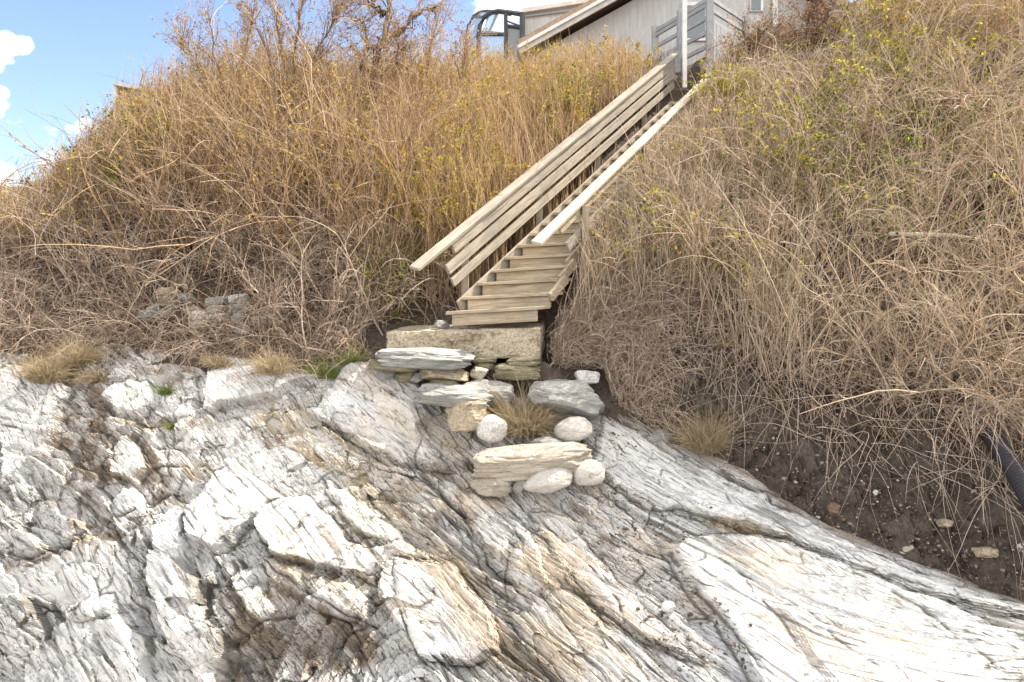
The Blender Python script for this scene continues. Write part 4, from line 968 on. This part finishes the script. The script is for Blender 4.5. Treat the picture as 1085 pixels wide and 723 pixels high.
# pebbles of the soil and chips on the rock: uncountable
def pebbles():
    V, Fs, T = [], [], []; n = 0
    base, fb = stone_mesh(1, 1, .7, 'rough', 5, 7, 5)
    pos = []
    for _ in range(5200):
        x = rng.uniform(1.3, 5.2); s = abs(rng.normal())*.33; y = yb(x)+s; z = float(G(np.array([x]), np.array([y]))[0]); pos.append((x, y-.012, z+.003, rng.choice([.004, .007, .011, .018], p=[.45, .3, .18, .07])))
    for k in range(900):
        cx, cy, sx, sy = [(685, 560, 22, 16), (610, 470, 40, 8), (700, 655, 40, 16), (740, 690, 30, 15)][k % 4]
        p = rock_at(rng.normal(cx, sx), rng.normal(cy, sy)); pos.append((p[0], p[1], p[2]+.004, rng.choice([.006, .009, .014, .02], p=[.4, .3, .2, .1]))) if k % 3 == 0 else None
    for x, y, z, r in pos:
        a = rng.uniform(0, 6.28); c, s = math.cos(a), math.sin(a); q = base*r*2*rng.uniform(.7, 1.3, 3); q = np.stack([q[:, 0]*c-q[:, 1]*s, q[:, 0]*s+q[:, 1]*c, q[:, 2]], 1)
        V.append(q+[x, y, z]); Fs.append(fb+n); n += len(q); T.append(np.full(len(q), rng.random()))
    m = twig_mat('gravel_mix', [(0, (.07, .055, .043)), (.6, (.17, .135, .11)), (.8, (.30, .25, .21)), (.9, (.30, .19, .14)), (1, (.60, .58, .55))])
    tag(mk('gravel', np.concatenate(V), np.concatenate(Fs), m, None, False, {'tint': np.concatenate(T)}), 'small mixed pebbles and chips in the soil and rock hollows', 'gravel', kind='stuff')
pebbles()

# ------------------------------------------------------------------ concrete footing
def rough_box(name, corners, mat, parent=None, n=(60, 18, 18), amp=.012, pit=.02, seed=3, taper=None):
    """closed box through 8 corners (bottom ccw, top ccw), every face finely divided and roughened"""
    c = np.array(corners, float); V = []; Fs = []; k = 0
    cen = c.mean(0)
    for q, (a, b) in (((0, 1, 5, 4), (n[0], n[2])), ((1, 2, 6, 5), (n[1], n[2])), ((2, 3, 7, 6), (n[0], n[2])), ((3, 0, 4, 7), (n[1], n[2])), ((4, 5, 6, 7), (n[0], n[1])), ((0, 3, 2, 1), (n[1], n[0]))):
        u = np.linspace(0, 1, a+1)[None, :, None]; v = np.linspace(0, 1, b+1)[:, None, None]
        g = (c[q[0]]*(1-u)+c[q[1]]*u)*(1-v)+(c[q[3]]*(1-u)+c[q[2]]*u)*v
        V.append(g.reshape(-1, 3)); i = np.arange(g.shape[0]*g.shape[1]).reshape(g.shape[:2])+k; k += g.shape[0]*g.shape[1]
        Fs.append(np.stack([i[:-1, :-1], i[:-1, 1:], i[1:, 1:], i[1:, :-1]], -1).reshape(-1, 4))
    V = np.concatenate(V); ext = (c.max(0)-c.min(0))/2
    l = (V-cen)/ext; e = np.sort(np.abs(l), 1)[:, 1]; m = .5
    rnd = np.maximum(0, e-.90)*.25
    f1 = fbm(V[:, 0]*5+V[:, 1]*3, V[:, 2]*6+V[:, 1]*3, seed, 4); f2 = fbm(V[:, 0]*22+V[:, 1]*15, V[:, 2]*22+V[:, 1]*12, seed+9, 4)
    disp = amp*f1+amp*.6*f2-pit*sst(.12, .4, f2)-pit*2*sst(.25, .5, f1)
    V = V+(V-cen)/np.linalg.norm(V-cen, axis=1, keepdims=True)*(disp-rnd)[:, None]
    me = mk(name, V, np.concatenate(Fs), mat, parent, False)
    bm = bmesh.new(); bm.from_mesh(me.data); bmesh.ops.remove_doubles(bm, verts=bm.verts, dist=.004); bm.to_mesh(me.data); bm.free(); return me
A = P(409, 352, 6.93); Bc = P(572, 348, 6.90); dz = .29
def dn(p, z): return p-np.array([0, 0, z])
bk = np.array([.10, .75, .0])
o = rough_box('concrete_footing', [dn(A, .20), dn(Bc, .33), dn(Bc+bk, .33), dn(A+bk, .2), A, Bc, Bc+bk, A+bk], M['concrete'], n=(90, 30, 22))
tag(o, 'rough lichened concrete footing with pitted front below the wooden stair', 'footing')

# ------------------------------------------------------------------ wooden stair
stair = empty('wooden_stair', tuple(S0), 'weathered wooden stair with plank rails climbing the brushy slope', 'stair')
NS = 22
uW = SW/np.linalg.norm(SW); uV = SV/np.linalg.norm(SV); hz = np.array([SV[0], SV[1], 0]); hz /= np.linalg.norm(hz); up = np.array([0, 0, 1.])
run = math.hypot(SV[0], SV[1])/NS; rise = SV[2]/NS
back = hz*run
for i in range(NS+1):
    a = S0+SV*i/NS; jt = np.array([0, 0, random.uniform(-.006, .006)])
    wd = (1.0, 1.0, .96, .90, .82, .78)[i] if i < 6 else .78
    bq = a+SW*wd; a = a+jt; bq = bq+jt+[0, 0, random.uniform(-.012, .012)]
    dpt = back*1.12; t = .034
    f = MB().hexa([dn(a, t), dn(bq, t), dn(bq+dpt, t), dn(a+dpt, t), a, bq, bq+dpt, a+dpt])
    f.build('tread', M['tread'], stair, .003)
    ins = uW*.035; fi = back*.2; h = rise+.012
    r0 = dn(a+ins+fi, t+.002); r1 = dn(bq-ins*.6+fi, t+.002); th = back*.14
    lowz = h if i else .15
    MB().hexa([dn(r0, lowz-t), dn(r1, lowz-t), dn(r1+th, lowz-t), dn(r0+th, lowz-t), r0, r1, r1+th, r0+th]).build('riser', M['tread'], stair, .002)
# strings
def sl(l, t, z=0): return S0+SV*t+SW*l+np.array([0, 0, z])
MB().board(sl(-.035, .05, -.13), sl(-.035, 1.02, -.10), .16, .036, up).build('stringer', M['wood'], stair, .003)
MB().board(sl(.80, .2, -.08), sl(.80, 1.02, -.08), .20, .036, up).build('stringer', M['wood'], stair, .003)
# stub boards at the right ends of the lowest steps
for (t0, t1, z0, l) in ((.045, .10, -.055, 1.02), (.10, .155, -.05, .95), (.155, .235, -.045, .86)):
    MB().board(sl(l, t0, z0), sl(l, t1, z0+.02), .10, .04, up).build('side_board', M['tread'], stair, .003)
# left rail: flat cap and three face boards
MB().board(sl(-.12, -.055, .615), sl(-.12, 1.07, .64), .125, .034, SW).build('handrail', M['wood'], stair, .003)
for t0, zc, w in ((.045, .52, .128), (.03, .335, .108), (.045, .155, .092)):
    MB().board(sl(-.10, t0, zc), sl(-.10, 1.05, zc+.02), w, .034, up).build('rail_board', M['wood'], stair, .003)
# right rail
MB().board(sl(1.02, -.002, .645), sl(1.02, .86, .66), .12, .034, SW).build('handrail', M['wood_pale'], stair, .003)
MB().board(sl(1.02, .075, .56), sl(1.02, .9, .58), .10, .034, up).build('rail_board', M['tread'], stair, .003)
MB().board(sl(1.03, .10, .30), sl(1.03, .9, .32), .10, .034, up).build('rail_board', M['wood'], stair, .003)
for l, ts in ((-.17, (.10, .36, .62, .88)), (1.09, (.15, .42, .70, .9))):
    for t in ts:
        p = sl(l, t); g = float(G(p[0:1], p[1:2])[0]) if True else 0
        MB().box((p[0]-.04, p[1]-.04, min(g, p[2]-.3)-.2), (p[0]+.04, p[1]+.04, p[2]+.60)).build('post', M['post'], stair, .004)

# ------------------------------------------------------------------ driftwood plank and drain pipe
g0 = hitG(945, 262); g1 = hitG(1040, 268)
B = MB(); B.tube([P(942, 248, g0[1]-.55), P(975, 249, g0[1]-.55), P(1010, 250, g0[1]-.5), P(1048, 256, g0[1]-.42)], [.022, .026, .024, .018], 8)
tag(B.build('driftwood_pole', M['wood_pale'], smooth=True), 'pale bare pole lying across the brush on the right slope', 'pole')
g = hitG(1060, 478); pts = []; rad = []
c0 = P(1050, 462, g[1]-.05); c1 = P(1100, 545, g[1]-.75)
for i in range(121):
    u = i/120; pts.append(c0*(1-u)+c1*u+np.array([0, 0, .03*math.sin(u*3)])); rad.append(.064+.008*math.sin(i*1.57+.3))
pipe = MB().tube(pts, rad, 20); pp = pipe.build('drain_pipe', M['plastic'], smooth=True); tag(pp, 'black corrugated plastic drain pipe poking out of the soil at right', 'pipe')

# ------------------------------------------------------------------ grey house
HD = 13.5
def hp(px, py, d=HD): p = P(px, py, d); return p[0], p[2]
org = P(720, 60, HD)
house = empty('grey_house', tuple(org), 'grey gabled house with vertical siding at the top of the stair', 'house')
z0 = 2.0
x0, zr = hp(556, 64); xa, za = hp(797, -70); x1, zl = hp(872, 22)
MB().prism([(x0+.15, z0), (x1, z0), (x1, zl), (xa, za), (x0+.15, zr+.08)], HD, HD+7).build('wall', M['siding'], house)
def slab(px0, py0, px1, py1, th, ya, ybk, off=0):
    (ax, az), (cx, cz) = hp(px0, py0), hp(px1, py1); n = np.array([-(cz-az), cx-ax]); n /= np.linalg.norm(n)
    if n[1] < 0: n = -n
    q = [(ax+n[0]*off, az+n[1]*off), (cx+n[0]*off, cz+n[1]*off), (cx+n[0]*(off+th), cz+n[1]*(off+th)), (ax+n[0]*(off+th), az+n[1]*(off+th))]
    return MB().prism(q, ya, ybk)
rf = slab(556, 64, 797, -70, .13, HD-.42, HD+7.3, .17).build('roof', M['shingle'], house)
slab(553, 66, 797, -70, .10, HD-.44, HD-.38, 0.05).build('fascia', M['trim'], rf)
slab(553, 66, 797, -70, .06, HD-.50, HD-.45, .14).build('fascia', M['white'], rf)
rf = slab(797, -70, 884, 34, .20, HD-.42, HD+7.3, .14).build('roof', M['shingle'], house)
slab(797, -70, 884, 34, .16, HD-.44, HD-.38, -.03).build('fascia', M['trim'], rf)
slab(797, -70, 884, 34, .07, HD-.50, HD-.45, .06).build('fascia', M['post'], rf)
def rect(px0, py0, px1, py1, d, th, mat, name, par, d2=None):
    a = P(px0, py1, d); b_ = P(px1, py0, d); return MB().box((a[0], d-th, a[2]), (b_[0], d, b_[2])).build(name, M[mat], par, .003)
wn = rect(794, -12, 808, 13, HD, .05, 'white', 'window', house); rect(796, -12, 806, 11, HD-.051, .012, 'pane', 'pane', wn)
wn = rect(722, 3, 750, 44, HD, .05, 'white', 'patio_door', house); rect(726, 6, 747, 40, HD-.051, .012, 'pane', 'pane', wn)
rect(818, -40, 823, 60, HD-.05, .07, 'white', 'downpipe', house)
# flat roofed wing
wq = [hp(556, 90, 15.6), hp(700, 90, 15.6), hp(700, -8, 15.6), hp(556, 14, 15.6)]
wg = MB().prism(wq, 15.6, 19).build('wing', M['siding'], house)
MB().prism([hp(553, 14, 15.5), hp(700, -8.5, 15.5), hp(700, -13, 15.5), hp(553, 9.5, 15.5)], 15.45, 19.1).build('parapet', M['trim'], wg)
MB().board(P(571, 38, 15.55), P(620, 16, 15.55), .03, .04, up).build('batten', M['rail_paint'], wg)
MB().board(P(557, 17.5, 15.55), P(634, 7.5, 15.55), .03, .04, up).build('batten', M['rail_paint'], wg)
# curved glass bay
bay = MB()
def arc(xo, d): return [P(507+xo, 62, d), P(507+xo, 38, d), P(508.5+xo, 27, d), P(513+xo, 18.5, d), P(520+xo, 13.5, d), P(528+xo, 12, d), P(541+xo, 13.5, d), P(554+xo, 15.5, d)]
gl = []; A0, A1 = arc(0, 14.9), arc(-12, 17.5)
V = [tuple(p) for p in A0]+[tuple(p) for p in A1]; n = len(A0)
gp = MB().add(V, [(i, i+1, i+1+n, i+n) for i in range(n-1)])
bayo = MB().tube(A0, .055, 6); bayo.tube(A1, .05, 6); bayo.tube([P(536, 62, 14.9), P(536, 12.5, 14.9)], .05, 6); bayo.tube([P(553.5, 62, 14.9), P(553.5, 14, 14.9)], .07, 6)
bayo.tube([P(507, 37, 14.9), P(536, 37, 14.9)], .035, 6); bayo.tube([P(536, 27, 14.9), P(554, 30, 14.9)], .035, 6); bayo.tube([P(536, 22, 14.9), P(554, 29, 14.9)], .02, 6)
for k in (0, 3, 5): bayo.tube([A0[k], A1[k]], .035, 6)
bo = bayo.build('glass_bay', M['darkmetal'], house)
gp.build('curved_glass', M['glass'], bo)
MB().add([tuple(P(509, 60, 14.92)), tuple(P(534, 60, 14.92)), tuple(P(534, 14, 14.92)), tuple(P(528, 13.5, 14.92)), tuple(P(520, 15, 14.92)), tuple(P(513, 20, 14.92)), tuple(P(509, 28, 14.92)), tuple(P(508.5, 38, 14.92))], [tuple(range(8))]).build('pane', M['glass'], bo)
MB().add([tuple(P(538, 60, 14.92)), tuple(P(552, 60, 14.92)), tuple(P(552, 31, 14.92)), tuple(P(538, 29, 14.92))], [(0, 1, 2, 3)]).build('pane', M['pane'], bo)
MB().box((P(513, 0, 17.2)[0], 17.2, 3), (P(556, 0, 17.2)[0], 17.3, P(0, 36, 17.2)[2])).build('inner_wall', M['white'], bo)
# deck at the stair head
deck = empty('timber_deck', tuple(P(752, 70, 11.3)), 'grey timber deck with rail bars and slatted side at the stair head', 'deck')
cn = P(752, 0, 11.3); lf = P(694, 0, 12.9); rt = P(790, 0, 12.4)
def at(p, z): return np.array([p[0], p[1], z])
zf = 3.42
dk = MB(); dk.hexa([at(cn, zf-.18), at(rt, zf-.18), at(rt+[0, 1, 0], zf-.18), at(lf, zf-.18), at(cn, zf), at(rt, zf), at(rt+[0, 1, 0], zf), at(lf, zf)]); dk.build('deck_floor', M['post'], deck)
for z in (3.62, 3.86, 4.10, 4.32, 4.40):
    MB().board(at(lf, z), at(cn, z), .07, .04, up).build('rail', M['rail_paint'], deck, .003)
for z in (4.05, 4.22, 4.40):
    MB().board(at(cn, z), at(rt, z), .06, .04, up).build('rail', M['rail_paint'], deck, .003)
for p in (cn, (cn+lf)/2, lf, rt):
    MB().box((p[0]-.055, p[1]-.055, 2.2), (p[0]+.055, p[1]+.055, 4.5)).build('post', M['rail_paint'], deck, .004)
for i in range(9):
    u0 = i/9; u1 = (i+.9)/9; a = cn*(1-u0)+rt*u0; c_ = cn*(1-u1)+rt*u1; nv_ = np.array([.04, -.02, 0])
    q = [at(a, 3.0), at(c_, 3.0), at(c_+nv_, 3.0), at(a+nv_, 3.0), at(a, 4.0+.02*(i % 2)), at(c_, 4.0), at(c_+nv_, 4.0), at(a+nv_, 4.0)]
    MB().hexa(q).build('slat', M['rail_paint'], deck)
for i in range(4):
    p = P(694+i*7, 0, 11.9); MB().box((p[0], 11.9, 2.6), (p[0]+.10, 11.95, P(0, 54, 11.9)[2])).build('skirt_board', M['rail_paint'], deck, .003)
pw = P(725, 0, 11.25); po = MB().box((pw[0]-.035, 11.2, 2.9), (pw[0]+.035, 11.27, 6.0)).build('white_post', M['white'], None, .004); tag(po, 'tall thin white post at the top end of the left handrail', 'post')

# far gable and wall at the left
fh = empty('far_house', tuple(P(150, 140, 24)), 'far beige house, its brown shingled gable rising behind the left brush', 'house')
MB().prism([hp(124, 200, 24), hp(215, 200, 24), hp(215, 112, 24), hp(124, 92, 24)], 24, 30).build('wall', M['shingle'], fh)
MB().prism([hp(122, 91, 23.9), hp(218, 110, 23.9), hp(218, 106.5, 23.9), hp(122, 88, 23.9)], 23.7, 30.2).build('roof', M['trim'], fh)
MB().board(P(123.5, 200, 23.85), P(123.5, 91, 23.85), .10, .12, (1, 0, 0)).build('corner_board', M['trim'], fh)
fw = empty('timber_fence', tuple(P(10, 240, 15)), 'low beige timber fence at the far left behind the brush', 'fence')
a = P(-60, 201, 15); b_ = P(32, 198, 15)
MB().box((a[0], 15, .6), (b_[0], 15.08, a[2])).build('panel', M['house2'], fw)
MB().box((a[0], 14.95, a[2]+.002), (b_[0], 15.13, a[2]+.06)).build('cap_rail', M['trim'], fw)
for px in (5, 30):
    q = P(px, 198, 14.9); MB().box((q[0]-.06, 14.85, .6), (q[0]+.06, 14.98, q[2]+.02)).build('post', M['house2'], fw)

# ------------------------------------------------------------------ camera, sky, sun
cam = bpy.data.cameras.new('camera'); co = bpy.data.objects.new('camera', cam); C.objects.link(co)
co.location = (0, 0, 0); co.rotation_euler = (math.radians(90), 0, 0)
cam.sensor_fit = 'HORIZONTAL'; cam.sensor_width = 36; cam.lens = 36*F/1085; cam.shift_y = -(361.5-HY)/1085; cam.clip_end = 2000; cam.clip_start = .05
bpy.context.scene.camera = co
SD = np.array([.62, .24, .88]); SD /= np.linalg.norm(SD)
elev = math.asin(SD[2]); azim = math.atan2(SD[0], SD[1])
w = bpy.data.worlds.new('World'); bpy.context.scene.world = w; w.use_nodes = True; nt = w.node_tree; nt.nodes.clear()
out = nt.nodes.new('ShaderNodeOutputWorld'); bg = nt.nodes.new('ShaderNodeBackground'); sk = nt.nodes.new('ShaderNodeTexSky'); sk.sky_type = 'NISHITA'; sk.sun_disc = False
sk.sun_elevation = elev; sk.sun_rotation = azim; sk.air_density = 1.0; sk.dust_density = 1.2; sk.ozone_density = 1.5
tc = nt.nodes.new('ShaderNodeTexCoord'); gen = tc.outputs['Generated']
n1 = noise(nt, gen, 9, 8, .6, .4)
fac = None
for (px, py, r, st) in ((4, 46, .015, 1), (24, 48, .010, 1), (-24, 50, .03, 1), (2, 98, .008, 1), (-12, 110, .016, 1), (590, 0, .07, 1), (530, 14, .035, 1), (610, -40, .10, 1), (450, 120, .09, .7), (60, 215, .10, .45), (0, 215, .10, .45)):
    d = P(px, py, 1.); d = d/np.linalg.norm(d)
    dist = nd(nt, 'ShaderNodeVectorMath', operation='DISTANCE'); nt.links.new(gen, dist.inputs[0]); dist.inputs[1].default_value = tuple(d)
    mp = nd(nt, 'ShaderNodeMapRange'); nt.links.new(dist.outputs['Value'], mp.inputs[0]); mp.inputs[1].default_value = 0; mp.inputs[2].default_value = r*1.5; mp.inputs[3].default_value = st; mp.inputs[4].default_value = 0
    if fac is None: fac = mp.outputs[0]
    else:
        mx = nd(nt, 'ShaderNodeMath', operation='MAXIMUM'); nt.links.new(fac, mx.inputs[0]); nt.links.new(mp.outputs[0], mx.inputs[1]); fac = mx.outputs[0]
n2 = noise(nt, gen, 22, 8, .62, .2)
a1 = nd(nt, 'ShaderNodeMath', operation='MULTIPLY_ADD'); nt.links.new(n2, a1.inputs[0]); a1.inputs[1].default_value = 1.5; a1.inputs[2].default_value = -.75
a2 = nd(nt, 'ShaderNodeMath', operation='ADD'); nt.links.new(fac, a2.inputs[0]); nt.links.new(a1.outputs[0], a2.inputs[1])
cl = ramp(nt, a2.outputs[0], [(.26, 0), (.70, 1)]).outputs[0]
g2 = ramp(nt, noise(nt, gen, 3.0, 6, .6), [(.52, 0), (.75, .5)]).outputs[0]
skc = mix(nt, 1.0, sk.outputs[0], (.88, .88, .96), 'MULTIPLY')
sx = nd(nt, 'ShaderNodeSeparateXYZ'); nt.links.new(gen, sx.inputs[0])
mb = nd(nt, 'ShaderNodeMapRange'); nt.links.new(sx.outputs[1], mb.inputs[0]); mb.inputs[1].default_value = .45; mb.inputs[2].default_value = -.25; mb.inputs[3].default_value = -.45; mb.inputs[4].default_value = .35
a3 = nd(nt, 'ShaderNodeMath', operation='ADD'); nt.links.new(noise(nt, gen, 2.6, 7, .6, .3), a3.inputs[0]); nt.links.new(mb.outputs[0], a3.inputs[1])
c = mix(nt, ramp(nt, a3.outputs[0], [(.5, 0), (.68, 1)]).outputs[0], skc, (7.4, 7.2, 7.0))  # unseen bright cloud bank behind the camera, added as neutral fill light
c = mix(nt, cl, c, (9, 9.2, 9.6))
nt.links.new(c, bg.inputs[0]); bg.inputs[1].default_value = .13; nt.links.new(bg.outputs[0], out.inputs[0])
sun = bpy.data.lights.new('sun', 'SUN'); sun.energy = 4.4; sun.angle = math.radians(.6); sun.color = (1, .90, .74)
so = bpy.data.objects.new('sun', sun); C.objects.link(so)
from mathutils import Vector
so.rotation_euler = Vector(tuple(SD)).to_track_quat('Z', 'Y').to_euler()
sc = bpy.context.scene
sc.view_settings.view_transform = 'Standard'; sc.view_settings.look = 'None'; sc.view_settings.gamma = 1; sc.view_settings.exposure = 1.15
sc.cycles.use_adaptive_sampling = True; sc.cycles.adaptive_threshold = .02; sc.cycles.max_bounces = 4; sc.cycles.diffuse_bounces = 3; sc.cycles.use_denoising = True
